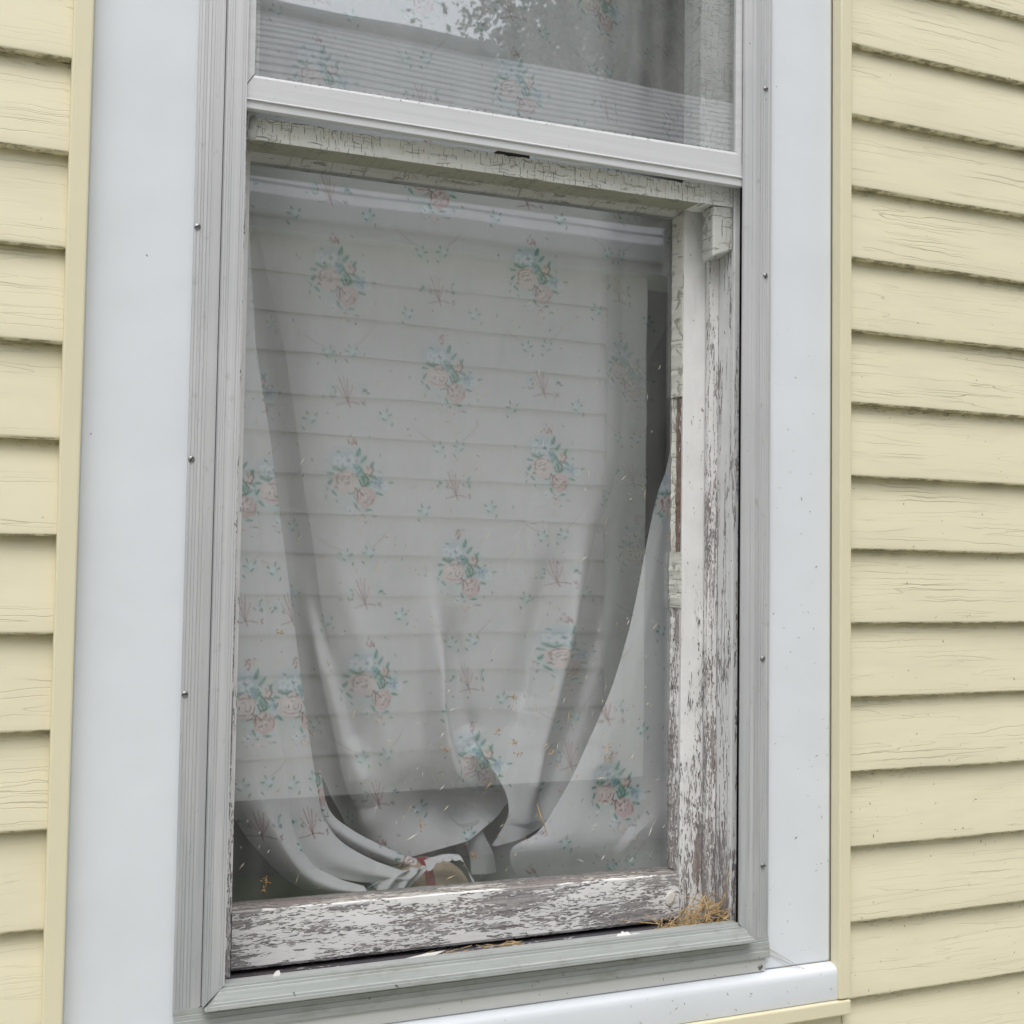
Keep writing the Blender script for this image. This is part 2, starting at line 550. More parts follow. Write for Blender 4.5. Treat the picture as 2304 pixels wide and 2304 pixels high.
def mat_cloth(name="printed_cotton"):
    m = NT(name)
    p = m.pos()
    c = m.attr("Col", "Color")
    wv = m.noise(m.scaled(p, (900, 60, 40)), 1.0, 2.0, 0.6)
    wh = m.noise(m.scaled(p, (40, 60, 900)), 1.0, 2.0, 0.6)
    w = m.math('ADD', m.math('MULTIPLY', wv, 0.5), m.math('MULTIPLY', wh, 0.5))
    col = m.mix(m.ramp(w, 0.36, 0.64, 0.0, 0.16), c, m.mix(1.0, c, (0.72, 0.72, 0.73), 'MULTIPLY'))
    st = m.ramp(m.noise(p, 7.0, 5.0, 0.6), 0.56, 0.80, 0.0, 0.30)
    col = m.mix(st, col, m.mix(1.0, c, (0.80, 0.74, 0.64), 'MULTIPLY'))
    cr = m.noise(m.scaled(p, (22, 22, 7)), 1.0, 3.0, 0.55)
    h = m.math('ADD', m.math('MULTIPLY', w, 0.05), cr)
    b = m.principled(col, 0.9, m.bump(h, 0.0035, 0.7), spec=0.1)
    t = m.n("ShaderNodeBsdfTranslucent")
    m.set(t.inputs["Color"], col)
    mx = m.n("ShaderNodeMixShader")
    mx.inputs[0].default_value = 0.12
    m.t.links.new(b, mx.inputs[1])
    m.t.links.new(t.outputs[0], mx.inputs[2])
    return m.done(mx.outputs[0])


def mat_vcol(name, rough=0.8):
    m = NT(name)
    return m.done(m.principled(m.attr("Col", "Color"), rough, spec=0.2))


M_SIDING = mat_siding()
M_CHANNEL = mat_plain("cream_channel", (0.73, 0.675, 0.485), 0.42, 0.03, 0.05, bumpd=0.0006)
M_TRIM = mat_plain("white_coil_trim", (0.70, 0.735, 0.775), 0.36, 0.035, 0.16, bumpd=0.0022)
M_ALUM = mat_alum()
M_SILL = mat_alum_sill()
M_ALWHITE = mat_plain("white_aluminium", (0.60, 0.605, 0.62), 0.40, 0.06, 0.10, streak=(2.5, 40, 160))
M_PLATE = mat_plain("pale_flange", (0.58, 0.585, 0.57), 0.42, 0.05, 0.12, metal=0.15, streak=(4, 40, 120))
M_STEEL = mat_plain("dull_steel", (0.30, 0.30, 0.30), 0.38, 0.15, metal=0.8)
M_SLOT = mat_plain("dark_slot", (0.03, 0.03, 0.03), 0.7)
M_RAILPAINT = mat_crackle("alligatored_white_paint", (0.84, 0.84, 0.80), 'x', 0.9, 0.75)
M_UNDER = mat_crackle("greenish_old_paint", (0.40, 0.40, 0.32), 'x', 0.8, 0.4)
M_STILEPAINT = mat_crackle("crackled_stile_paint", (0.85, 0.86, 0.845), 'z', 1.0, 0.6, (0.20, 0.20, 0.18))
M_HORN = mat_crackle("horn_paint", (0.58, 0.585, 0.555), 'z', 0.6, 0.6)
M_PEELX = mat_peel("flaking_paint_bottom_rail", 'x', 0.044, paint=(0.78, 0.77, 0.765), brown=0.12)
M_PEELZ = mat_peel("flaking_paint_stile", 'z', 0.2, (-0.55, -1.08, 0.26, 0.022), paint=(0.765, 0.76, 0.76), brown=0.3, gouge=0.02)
M_BEAD = mat_peel("flaking_paint_bead", 'z', 0.03, (-0.25, -1.05, 0.185, 0.0), paint=(0.755, 0.745, 0.74), gouge=0.35, wood=(0.29, 0.272, 0.268), brown=0.3, scale=1.25)
M_JAMB = mat_peel("flaking_paint_jamb", 'z', 0.1, (-0.35, -1.06, 0.25, 0.06), paint=(0.745, 0.75, 0.755), brown=0.15, scale=0.8, gouge=0.4)
M_BARE = mat_peel("bare_brown_wood", 'z', -0.10, wood=(0.20, 0.165, 0.145), brown=0.5)
M_PUTTY = mat_crackle("old_putty", (0.66, 0.655, 0.60), 'z', 0.6, 0.6)
M_REBATE = mat_peel("worn_glazing_edge", 'x', 0.01, paint=(0.52, 0.50, 0.46), wood=(0.235, 0.215, 0.205), brown=0.15)
M_DARKWOOD = mat_peel("dark_sill_wood", 'x', -0.07, paint=(0.62, 0.60, 0.60), wood=(0.075, 0.07, 0.08), brown=0.08)  # dark gap under the bottom rail deepened in the wood colour
M_GLASS_UP = mat_glass("storm_glass", 0.165, (0.98, 0.985, 0.99), 0.14)
M_GLASS_MID = mat_glass("upper_pane_glass", 0.03, (0.96, 0.97, 0.97), 0.02)
M_GLASS_LO = mat_glass("lower_pane_glass", 0.155, (0.98, 0.985, 0.99), 0.05)
M_CLOTH = mat_cloth()
M_BITS = mat_vcol("dry_clippings")

# ------------------------------------------------------------------ ground
LAWN = mat_plain("lawn_grass", (0.12, 0.15, 0.07), 0.9, 0.35, streak=(3, 3, 3))
m = MB()
m.box(-60, 60, -90, 30, -Z0 - 0.3, -Z0)
ground = m.build("ground", LAWN)
tag(ground, "mown green lawn between the two houses", "lawn", kind="structure")

m = MB()  # added walk, out of view: bounces light up under laps and rails
m.box(-4.0, 5.5, -2.3, -0.35, -Z0 - 0.1, -Z0 + 0.012)
reflector = m.build("reflector", mat_plain("added_pale_concrete", (0.50, 0.49, 0.46), 0.85, 0.12, streak=(2, 2, 2)))
tag(reflector, "unseen pale concrete walk added to bounce light up the wall", "reflector", kind="structure")

# ------------------------------------------------------------------ house wall: siding, channels
house = thing("house_wall", "cream vinyl lap siding wall around the old window", "house wall", (0.1, 0, -Z0), kind="thing")
EXPO = 0.1016 * 0.9905
ZC = -0.6387


def course_z(zraw):
    return ZC + (zraw - ZC) * 0.9905


def siding(name, x0, x1, ztop, zbot, zref, fine0, fine1):
    xs = np.concatenate([np.arange(x0, fine0, 0.03) if fine0 > x0 else np.array([]),
                         np.arange(max(x0, fine0), min(fine1, x1), 0.0025),
                         np.arange(min(fine1, x1), x1, 0.03), np.array([x1])])
    xs = np.unique(np.round(xs, 5))
    prof = [(-0.0012, 0.0, -1), (-0.0085, -0.0002, -0.6), (-0.0118, 0.0000, -0.2), (-0.0131, 0.0012, 0.0),
            (-0.0131, 0.0035, 0.035), (-0.0127, 0.010, 0.10), (-0.0112, 0.026, 0.26), (-0.0085, 0.050, 0.5),
            (-0.0050, 0.076, 0.76), (-0.0028, 0.090, 0.90), (-0.0014, EXPO - 0.0002, 1.0)]
    i0 = math.ceil((zref - ztop) / EXPO)
    i1 = math.floor((zref - zbot) / EXPO)
    rows, laps = [], []
    for i in range(i1, i0 - 1, -1):
        zb = zref - EXPO * i
        a = RNG.uniform(0, 6.28, 6)
        j = 0.00045 * np.sin(xs * 9 + a[0]) + 0.0003 * np.sin(xs * 23 + a[1]) + 0.0002 * np.sin(xs * 71 + a[2])
        j = j + RNG.normal(0, 0.00012, len(xs))
        bow = 0.0007 * np.sin(xs * 4.3 + a[3]) + 0.0004 * np.sin(xs * 11 + a[4])
        for k, (y, z, lp) in enumerate(prof):
            zz = np.clip(zb + z + (j if k in (1, 2, 3) else 0.0), zbot, ztop)
            yy = y + (bow if 1 <= k <= 8 else 0.0)
            rows.append(np.stack([xs, np.full_like(xs, 0.0) + yy, np.full_like(xs, 0.0) + zz], 1))
            laps.append(np.full_like(xs, lp))
    V = np.concatenate(rows)
    nx, nr = len(xs), len(rows)
    idx = np.arange(nx * nr).reshape(nr, nx)
    F = np.stack([idx[:-1, :-1], idx[:-1, 1:], idx[1:, 1:], idx[1:, :-1]], -1).reshape(-1, 4)
    o = mesh_obj(name, V, F, M_SIDING, house, True, attrs={"lap": np.concatenate(laps)})
    es = o.modifiers.new("split", 'EDGE_SPLIT')
    es.split_angle = math.radians(50)
    return o


ZL, ZR = course_z(0.0), course_z(0.2102)
XL, XR = -0.4085, 0.607          # outer edges of the channels
siding("siding", -3.2, XL + 0.004, 1.75, -1.85, ZL, -0.9, 0.0)
siding("siding", XR - 0.004, 4.6, 1.75, -1.85, ZR, 0.5, 1.15)
siding("siding", XL + 0.004, XR - 0.004, -1.222, -1.85, ZR, -0.5, 0.7)
siding("siding", XL + 0.004, XR - 0.004, 1.75, 0.98, ZR, 5, 5)
WALLCORE = mat_plain("sheathing", (0.30, 0.26, 0.2), 0.9)
m = MB()
for bx in ((-3.2, -0.30, 0.001, 0.10, -Z0, 1.75), (0.50, 4.6, 0.001, 0.10, -Z0, 1.75),
           (-0.30, 0.50, 0.022, 0.10, -Z0, -1.16), (-0.30, 0.50, 0.022, 0.10, 0.86, 1.75)):
    m.box(*bx)
m.build("wall_core", WALLCORE, house)
m = MB()
m.box(-3.2, 4.6, -0.03, 0.09, -Z0, -1.85)
m.build("foundation", mat_plain("foundation_block", (0.33, 0.32, 0.30), 0.9, 0.15), house)
for (x0, x1) in ((XL, -0.388), (0.588, XR)):
    boxobj("trim_channel", x0, x1, -0.0200, 0.0, -1.2030 if x0 > 0 else -1.222, 0.98, M_CHANNEL, house, 0.0022)
boxobj("trim_channel", XL + 0.0005, XR - 0.0002, -0.0205, 0.0, -1.2240, -1.2045, M_CHANNEL, house, 0.0022)
boxobj("trim_channel", XL + 0.0005, XR - 0.0002, -0.0205, 0.0, 0.982, 1.002, M_CHANNEL, house, 0.0022)

# ------------------------------------------------------------------ white casing
casing = thing("window_casing", "smooth white metal wrapped casing boards framing the window", "window casing", (0.1, 0, -1.2), kind="thing")
boxobj("side_board", -0.3878, -0.2235, 0.0, 0.018, -1.175, 0.86, M_TRIM, casing, 0.0025)
boxobj("side_board", 0.452, 0.5878, 0.0, 0.018, -1.1570, 0.86, M_TRIM, casing, 0.0025)
boxobj("head_board", -0.3878, 0.5878, -0.002, 0.018, 0.862, 0.98, M_TRIM, casing, 0.0025)
m = MB()
pr = [(0.018, -1.1575), (-0.002, -1.1580), (-0.0100, -1.1605), (-0.0135, -1.1625), (-0.0155, -1.1660), (-0.0160, -1.1710),
      (-0.0160, -1.2000), (-0.0150, -1.2035), (0.018, -1.2038)]
m.loft([(-0.3876, y, z) for y, z in pr], [(0.5905, y, z) for y, z in pr])
sill_ob = m.build("sill_board", M_TRIM, casing, True)
sill_ob.modifiers.new("split", 'EDGE_SPLIT').split_angle = math.radians(55)

# ------------------------------------------------------------------ aluminium storm window
storm = thing("storm_window", "grey aluminium storm window frame with mitred corners and a raised glass panel", "storm window", (0.1, -0.01, -1.16), kind="thing")


def ridges(a, b, y, fr, d=0.0005, w=0.00070):
    """A flat face from a to b at depth y with narrow grooves at the fractions fr."""
    out = [(a, y)]
    s = 1 if b > a else -1
    for f_ in fr:
        c = a + (b - a) * f_
        out += [(c - s * w * 0.5, y), (c - s * w * 0.2, y + d), (c + s * w * 0.2, y + d), (c + s * w * 0.5, y)]
    out.append((b, y))
    return out


def side_frame(outer, step, inner, sgn):
    pts = [(outer, 0.0)] + ridges(outer, step, -0.0045, (0.09, 0.22, 0.33, 0.47, 0.60)) + [(step + sgn * 0.0002, -0.0005), (step + sgn * 0.0010, -0.0005)]
    pts += ridges(step + sgn * 0.0010, inner, -0.0140, (0.10, 0.22, 0.33, 0.78, 0.90) if sgn > 0 else (0.30, 0.94), 0.0005, 0.0007)
    pts += [(inner, -0.0120), (step + sgn * 0.003, -0.0120), (step + sgn * 0.003, 0.0)]
    def zend(x):
        t = (x - inner) / (step - inner)
        return -1.0885 - 0.0225 * min(max(t, 0.0), 1.25)
    A = [(x, y, zend(x)) for x, y in pts]
    B = [(x, y, 0.84) for x, y in pts]
    mb = MB()
    mb.loft(A, B)
    return mb.build("side_frame", M_ALUM, storm)


side_frame(-0.2760, -0.2475, -0.2240, 1)
side_frame(0.4845, 0.4545, 0.4325, -1)
# bottom member: stepped sloping nose, mitred, over a ridged apron and a flat screwed flange
m = MB()
nose = [(0.004, -1.0890, 0), (-0.0115, -1.0885, 0), (-0.0122, -1.0905, .1), (-0.0122, -1.0925, .14), (-0.0136, -1.0930, .2), (-0.0140, -1.0955, .28),
        (-0.0162, -1.0962, .36), (-0.0192, -1.1045, .62), (-0.0212, -1.1052, .70), (-0.0215, -1.1075, .78), (-0.0228, -1.1080, .86), (-0.0232, -1.1115, 1),
        (-0.0222, -1.1128, 1), (-0.0060, -1.1120, 1), (0.004, -1.1110, 1)]
m.loft([(-0.2245 - 0.0205 * t, y, z) for y, z, t in nose], [(0.4335 + 0.0215 * t, y, z) for y, z, t in nose])
m.build("bottom_frame", M_SILL, storm)
m = MB()
ap = [(0.004, -1.1122), (-0.0046, -1.1124), (-0.0050, -1.1190), (-0.0062, -1.1194), (-0.0064, -1.1245), (-0.0072, -1.1249), (-0.0074, -1.1300), (-0.0082, -1.1304),
      (-0.0084, -1.1375), (-0.0078, -1.1390), (0.004, -1.1392)]
m.loft([(-0.2745, y, z) for y, z in ap], [(0.4850, y, z) for y, z in ap])
m.build("ridged_apron", M_SILL, storm)
m = MB()
fl = [(0.0, -1.1393), (-0.0040, -1.1394), (-0.0046, -1.1450), (-0.0050, -1.1560), (-0.0042, -1.1571), (0.0, -1.1571)]
m.loft([(-0.2735, y, z) for y, z in fl], [(0.4795, y, z) for y, z in fl])
m.build("bottom_flange", M_PLATE, storm)
# raised storm sash (hangs a few millimetres out of square)
RK = 0.0085
m = MB()
rp = [(-0.0055, -0.0845), (-0.0090, -0.0850), (-0.0104, -0.0880), (-0.0105, -0.0992), (-0.0106, -0.1120), (-0.0124, -0.1130), (-0.0126, -0.1142), (-0.0102, -0.1146), (-0.0104, -0.1232),
      (-0.0090, -0.1242), (-0.002, -0.1242), (-0.002, -0.0845)]
def rack(z, x):
    t = (x + 0.2245) / 0.657
    top = (-0.0845 - z) / 0.0397
    return z - 0.0030 + t * (RK * (1 - top) + 0.002 * top)
def mit(z):
    return 0.0098 * min(max((z + 0.0992) / 0.0147, 0.0), 1.0)
m.loft([(-0.2242 + mit(z), y, rack(z, -0.2242)) for y, z in rp], [(0.4340 - mit(z), y, rack(z, 0.4340)) for y, z in rp])
m.build("sash_rail", M_ALWHITE, storm)
for (xa, xb, s) in ((-0.2248, -0.2150, 1), (0.4335, 0.4235, -1)):
    m = MB()
    zb_out = -0.1008 if s > 0 else -0.0942
    zb_in = -0.0862 if s > 0 else -0.0775
    pf = [(xa, -0.0100, zb_out), (xb, -0.0092, zb_in), (xb, -0.003, zb_in), (xa, -0.003, zb_out)]
    m.loft(pf, [(x, y, 0.80) for x, y, z in pf])
    bevel(m.build("sash_stile", M_ALWHITE, storm), 0.0004)
boxobj("sash_rail", -0.2242, 0.4330, -0.0108, -0.002, 0.801, 0.838, M_ALWHITE, storm, 0.001)
boxobj("glass", -0.2155, 0.4240, -0.0064, -0.0040, -0.0885, 0.802, M_GLASS_UP, storm, 0)
# pan-head screws
def screw(x, z, y, ang, r=0.0034):
    mb = MB()
    prof = [(r, 0.0), (r * 1.02, -0.0006), (r * 0.86, -0.0014), (r * 0.5, -0.0019), (0.0004, -0.0021)]
    n = 14
    vs, fs = [], []
    for rr, yy in prof:
        for k in range(n):
            t = 2 * math.pi * k / n
            vs.append((x + rr * math.cos(t), y + yy, z + rr * math.sin(t)))
    for i in range(len(prof) - 1):
        for k in range(n):
            fs.append((i * n + k, i * n + (k + 1) % n, (i + 1) * n + (k + 1) % n, (i + 1) * n + k))
    fs.append(tuple((len(prof) - 1) * n + k for k in range(n)))
    mb.add(vs, fs, 0)
    c, s = math.cos(ang), math.sin(ang)
    a, b = r * 0.88, r * 0.17
    q = [(x + c * u - s * v, y + yy, z + s * u + c * v) for yy in (-0.0023, -0.0004) for u, v in ((-a, -b), (a, -b), (a, b), (-a, b))]
    mb.add(q, [(0, 1, 2, 3), (7, 6, 5, 4), (0, 4, 5, 1), (1, 5, 6, 2), (2, 6, 7, 3), (3, 7, 4, 0)], 1)
    return mb.build("screw", [M_STEEL, M_SLOT], storm, True)


for (x, z, a) in ((-0.2726, -0.2660, 0.5), (-0.2724, -0.5223, 1.0), (-0.2727, -0.7770, 0.2), (-0.2724, -0.0030, 2.2),
                  (0.4744, 0.0165, 0.4), (0.4755, -0.2385, 1.3), (0.4740, -0.7502, 0.9), (0.4757, -1.0207, 0.1)):
    screw(x, z, -0.0043, a, 0.0036)
screw(0.4722, -1.1510, -0.0046, 0.8, 0.0038)

# ------------------------------------------------------------------ old wooden double-hung window
wood = thing("sash_window", "old white wooden double hung window with cracked and peeling paint", "wooden window", (0.1, 0.05, -1.1), kind="thing")
XJ = 0.4355
# frame of the opening
boxobj("jamb", -0.262, -0.250, 0.020, 0.118, -1.125, 0.84, M_JAMB, wood, 0)
boxobj("jamb", XJ, XJ + 0.008, 0.0185, 0.118, -1.125, 0.84, M_JAMB, wood, 0)
boxobj("blind_stop", -0.2500, -0.2175, 0.0100, 0.0160, -1.105, 0.84, M_BEAD, wood, 0.001)
boxobj("blind_stop", XJ, XJ + 0.0090, 0.0100, 0.0182, -1.105, 0.84, M_JAMB, wood, 0.001)
boxobj("parting_bead", 0.4205, XJ - 0.0003, 0.0455, 0.0562, -1.108, -0.150, M_BEAD, wood, 0.0015)
boxobj("parting_bead", -0.2497, -0.2360, 0.0455, 0.0562, -1.108, -0.150, M_BEAD, wood, 0.0015)
boxobj("head", -0.262, 0.452, 0.020, 0.118, 0.8405, 0.86, M_JAMB, wood, 0)
m = MB()
ws = [(0.118, -1.1030), (0.058, -1.1045), (0.030, -1.1120), (0.0045, -1.1170), (0.0045, -1.150), (0.118, -1.150)]
m.loft([(-0.250, y, z) for y, z in ws], [(XJ, y, z) for y, z in ws])
m.build("wood_sill", M_DARKWOOD, wood)

# upper sash (outer track); its meeting rail runs slightly uphill
up_s = bpy.data.objects.new("upper_sash", None)
COL.objects.link(up_s)
up_s.parent = wood
up_s.location = (0, 0, 0)
UR = 0.0066
boxobj("stile", 0.3818, 0.4345, 0.0120, 0.0545, -0.1468, 0.84, M_STILEPAINT, up_s, 0.0015)
boxobj("stile", -0.2490, -0.2050, 0.0165, 0.0545, -0.1500, 0.84, M_STILEPAINT, up_s, 0.0015)
m = MB()
# rail: front face and underside carry differently aged paint
x0, x1 = -0.2490, 0.3816
zb0, zb1, zt0, zt1 = -0.1540, -0.1474, -0.1274, -0.1218
n = 90
xs = np.linspace(x0, x1, n)
jb = 0.0005 * np.sin(xs * 40) + RNG.normal(0, 0.00035, n)
jt = 0.0006 * np.sin(xs * 31 + 1) + RNG.normal(0, 0.0006, n)
for i in range(n - 1):
    q = []
    for k in (i, i + 1):
        t = (xs[k] - x0) / (x1 - x0)
        zb = zb0 + (zb1 - zb0) * t
        zt = zt0 + (zt1 - zt0) * t
        q.append([(xs[k], 0.0545, zb + 0.0005), (xs[k], 0.0128, zb), (xs[k], 0.0120, zb + 0.0012 + jb[k]), (xs[k], 0.0120, zt - 0.001 + jt[k]), (xs[k], 0.0135, zt + jt[k]),
                  (xs[k], 0.0400, zt - 0.0005), (xs[k], 0.0545, zt - 0.0005)])
    a, b = q
    for s in range(6):
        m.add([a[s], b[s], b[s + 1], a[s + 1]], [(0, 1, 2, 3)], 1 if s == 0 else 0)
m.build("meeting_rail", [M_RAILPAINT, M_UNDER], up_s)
# horn: the stile runs on below the rail, with a sloped cut
m = MB()
hz0, hz1 = -0.2165, -0.2050
m.add([(0.4030, 0.0120, -0.1483), (0.4345, 0.0120, -0.1468), (0.4345, 0.0120, hz1), (0.4030, 0.0120, hz0),
       (0.4030, 0.0400, -0.1483), (0.4345, 0.0400, -0.1468), (0.4345, 0.0400, hz1 - 0.004), (0.4030, 0.0400, hz0 - 0.004)],
      [(0, 1, 2, 3), (7, 6, 5, 4), (3, 2, 6, 7), (0, 3, 7, 4), (1, 5, 6, 2), (0, 4, 5, 1)])
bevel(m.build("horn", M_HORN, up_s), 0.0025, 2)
# bulging caulk lump at the left end of the rail
m = MB()
for (cx, cz, rx, rz) in ((-0.2105, -0.138, 0.006, 0.012), (-0.2125, -0.147, 0.006, 0.008)):
    vs, fs = [], []
    for i in range(9):
        for k in range(12):
            th, ph = math.pi * i / 8, 2 * math.pi * k / 12
            w = 1 + 0.12 * math.sin(5 * ph + i)
            vs.append((cx + rx * w * math.sin(th) * math.cos(ph), 0.0135 + 0.006 * math.sin(th) * math.sin(ph), cz + rz * w * math.cos(th)))
    for i in range(8):
        for k in range(12):
            fs.append((i * 12 + k, i * 12 + (k + 1) % 12, (i + 1) * 12 + (k + 1) % 12, (i + 1) * 12 + k))
    m.add(vs, fs)
m.build("caulk", M_HORN, up_s, True)
boxobj("glass", -0.2070, 0.3830, 0.0300, 0.0324, -0.1272, 0.80, M_GLASS_MID, up_s, 0)
boxobj("top_rail", -0.2045, 0.3816, 0.0125, 0.0540, 0.79, 0.8395, M_STILEPAINT, up_s, 0.001)
# lost putty in the middle of the rail
m = MB()
m.add([(0.085, 0.0150, -0.1245), (0.135, 0.0150, -0.1240), (0.135, 0.0150, -0.1195), (0.094, 0.0150, -0.1180),
       (0.085, 0.0220, -0.1245), (0.135, 0.0220, -0.1240), (0.135, 0.0220, -0.1195), (0.094, 0.0220, -0.1180)],
      [(0, 1, 2, 3), (7, 6, 5, 4), (3, 2, 6, 7), (0, 3, 7, 4), (1, 5, 6, 2), (0, 4, 5, 1)])
m.build("broken_putty", mat_plain("dark_old_putty", (0.055, 0.045, 0.042), 0.8, 0.4), up_s)

# lower sash (inner track)
lo_s = bpy.data.objects.new("lower_sash", None)
COL.objects.link(lo_s)
lo_s.parent = wood
lo_s.location = (0, 0, 0)
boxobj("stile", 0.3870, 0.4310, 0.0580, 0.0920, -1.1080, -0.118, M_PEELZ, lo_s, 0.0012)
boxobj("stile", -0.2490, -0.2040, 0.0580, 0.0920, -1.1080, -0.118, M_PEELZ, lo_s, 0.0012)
m = MB()
zt = -1.0290
rp = [(0.0920, zt - 0.0005), (0.0765, zt - 0.0005), (0.0760, zt - 0.0014), (0.0690, zt - 0.0018), (0.0600, zt - 0.0024), (0.0580, zt - 0.0038), (0.0574, zt - 0.030), (0.0578, -1.0950),
      (0.0600, -1.0985), (0.0920, -1.0980)]
L0, L1 = -0.2036, 0.3866
nx = 60
m_rows = []
for i in range(nx + 1):
    x = L0 + (L1 - L0) * i / nx
    dz = -0.0060 * i / nx
    m_rows.append([(x, y, z + (dz if k < 7 else dz * 0.0) + (random.gauss(0, 0.0004) if k in (2, 3, 4) else 0)) for k, (y, z) in enumerate(rp)])
for i in range(nx):
    for k in range(len(rp) - 1):
        m.add([m_rows[i][k], m_rows[i + 1][k], m_rows[i + 1][k + 1], m_rows[i][k + 1]], [(3, 2, 1, 0)], 1 if k < 4 else 0)
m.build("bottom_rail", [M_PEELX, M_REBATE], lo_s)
m = MB()
tp = [(0.0920, -0.1180), (0.0590, -0.1180), (0.0585, -0.1500), (0.0620, -0.1520), (0.0690, -0.1530), (0.0700, -0.1552), (0.0765, -0.1572), (0.0920, -0.1572)]
m.loft([(L0, y, z) for y, z in tp], [(L1, y, z + 0.0075) for y, z in tp])
m.build("top_rail", M_HORN, lo_s)
boxobj("glass", L0 - 0.001, L1 + 0.001, 0.0770, 0.0798, -1.0380, -0.1480, M_GLASS_LO, lo_s, 0)


def putty_strip(z0, z1, xa, ya, yb, mat, name="putty"):
    mb = MB()
    n = max(3, int((z0 - z1) / 0.006))
    prev = None
    for i in range(n + 1):
        z = z0 + (z1 - z0) * i / n
        e = random.gauss(0, 0.0005)
        r = [(0.3868, ya + 0.0003, z), (0.3868 - xa * 0.25 + e * 0.4, ya, z), (0.3868 - xa + e, yb, z), (0.3868, yb, z)]
        if prev:
            for k in range(4):
                j = (k + 1) % 4
                mb.add([prev[k], prev[j], r[j], r[k]], [(0, 1, 2, 3)])
        else:
            mb.add(r, [(0, 1, 2, 3)])
        prev = r
    mb.add(prev, [(3, 2, 1, 0)])
    return mb.build(name, mat, lo_s)


putty_strip(-0.150, -0.400, 0.0075, 0.0590, 0.0768, M_PUTTY)
putty_strip(-0.4002, -0.6100, 0.0030, 0.0615, 0.0700, M_BARE, "bare_rebate")
putty_strip(-0.4002, -0.6100, 0.0062, 0.0702, 0.0768, M_PUTTY)
putty_strip(-0.6104, -0.6850, 0.0085, 0.0575, 0.0768, M_PUTTY)
putty_strip(-0.6854, -1.0330, 0.0060, 0.0640, 0.0768, M_BEAD)
# oval chip of paint standing on the bottom rail
m = MB()
cx, cz = 0.3722, -1.0685
ring = []
for k in range(18):
    t = 2 * math.pi * k / 18
    ring.append((cx + 0.0072 * math.cos(t) * (1 + 0.06 * math.sin(3 * t)) + 0.002 * math.sin(t), cz + 0.0088 * math.sin(t) * (1 + 0.05 * math.cos(4 * t))))
vs = [(x, 0.0576, z) for x, z in ring] + [(x, 0.0560, z) for x, z in ring] + [(cx + (x - cx) * 0.7, 0.0553, cz + (z - cz) * 0.7) for x, z in ring]
fs = []
for k in range(18):
    j = (k + 1) % 18
    fs += [(k, j, 18 + j, 18 + k), (18 + k, 18 + j, 36 + j, 36 + k)]
fs.append(tuple(range(36, 54)))
m.add(vs, fs)
m.build("raised_chip", mat_peel("chip_white", 'x', 0.36, paint=(0.72, 0.70, 0.65), scale=2.0), lo_s, False)

# ------------------------------------------------------------------ printed cloth: the repeat, painted as colours
TW, TH = 0.276, 0.258
RES = 0.0005
NX_, NY_ = int(TW / RES), int(TH / RES)
BASE = np.array([0.60, 0.602, 0.605])
tile = np.ones((NY_, NX_, 3)) * BASE
ZP = 0.1455e-3         # metres per drawing unit


def stamp(cx, cy, r, fn):
    """cx, cy, r in metres (y down); fn(dx,dy)->(alpha,colour), wrapped round the repeat."""
    i0, i1 = int((cx - r) / RES) - 1, int((cx + r) / RES) + 2
    j0, j1 = int((cy - r) / RES) - 1, int((cy + r) / RES) + 2
    ii, jj = np.arange(i0, i1), np.arange(j0, j1)
    dx, dy = np.meshgrid(ii * RES - cx, jj * RES - cy)
    al, c = fn(dx, dy)
    I, J = ii % NX_, jj % NY_
    sub = tile[np.ix_(J, I)]
    tile[np.ix_(J, I)] = sub * (1 - al[..., None]) + np.asarray(c) * al[..., None]


def blob(cx, cy, rx, ry, col, a=1.0, rot=0.0, soft=0.25, lobes=0, lob=0.15, ph=0.0):
    c, s = math.cos(rot), math.sin(rot)
    def fn(dx, dy):
        u, v = (dx * c + dy * s) / rx, (-dx * s + dy * c) / ry
        d = np.sqrt(u * u + v * v)
        if lobes:
            d = d / (1 + lob * np.cos(lobes * np.arctan2(v, u) + ph))
        return np.clip((1 - d) / soft, 0, 1) * a, col
    stamp(cx, cy, max(rx, ry) * 1.3, fn)


def stroke(pts, w, col, a=1.0):
    pts = np.array(pts)
    for p, q in zip(pts[:-1], pts[1:]):
        L = np.hypot(*(q - p))
        mid = (p + q) / 2
        d = (q - p) / max(L, 1e-9)
        def fn(dx, dy):
            t = np.clip(dx * d[0] + dy * d[1], -L / 2, L / 2)
            dist = np.hypot(dx - t * d[0], dy - t * d[1])
            return np.clip(1.6 - dist / (w / 2) * 1.1, 0, 1) * a, col
        stamp(mid[0], mid[1], L / 2 + w * 2, fn)


ROSE, ROSE_D, ROSE_L = (0.63, 0.545, 0.53), (0.20, 0.10, 0.11), (0.74, 0.68, 0.665)
PINK = (0.57, 0.43, 0.43)
GREEN, GREEN_D, GREEN_L = (0.15, 0.36, 0.31), (0.025, 0.10, 0.08), (0.38, 0.54, 0.51)
BLUE, BLUE_L, BLUE_D = (0.34, 0.47, 0.57), (0.66, 0.71, 0.75), (0.08, 0.15, 0.26)
BROWN = (0.25, 0.13, 0.14)
prng = random.Random(5)


def U(v):
    return v * ZP


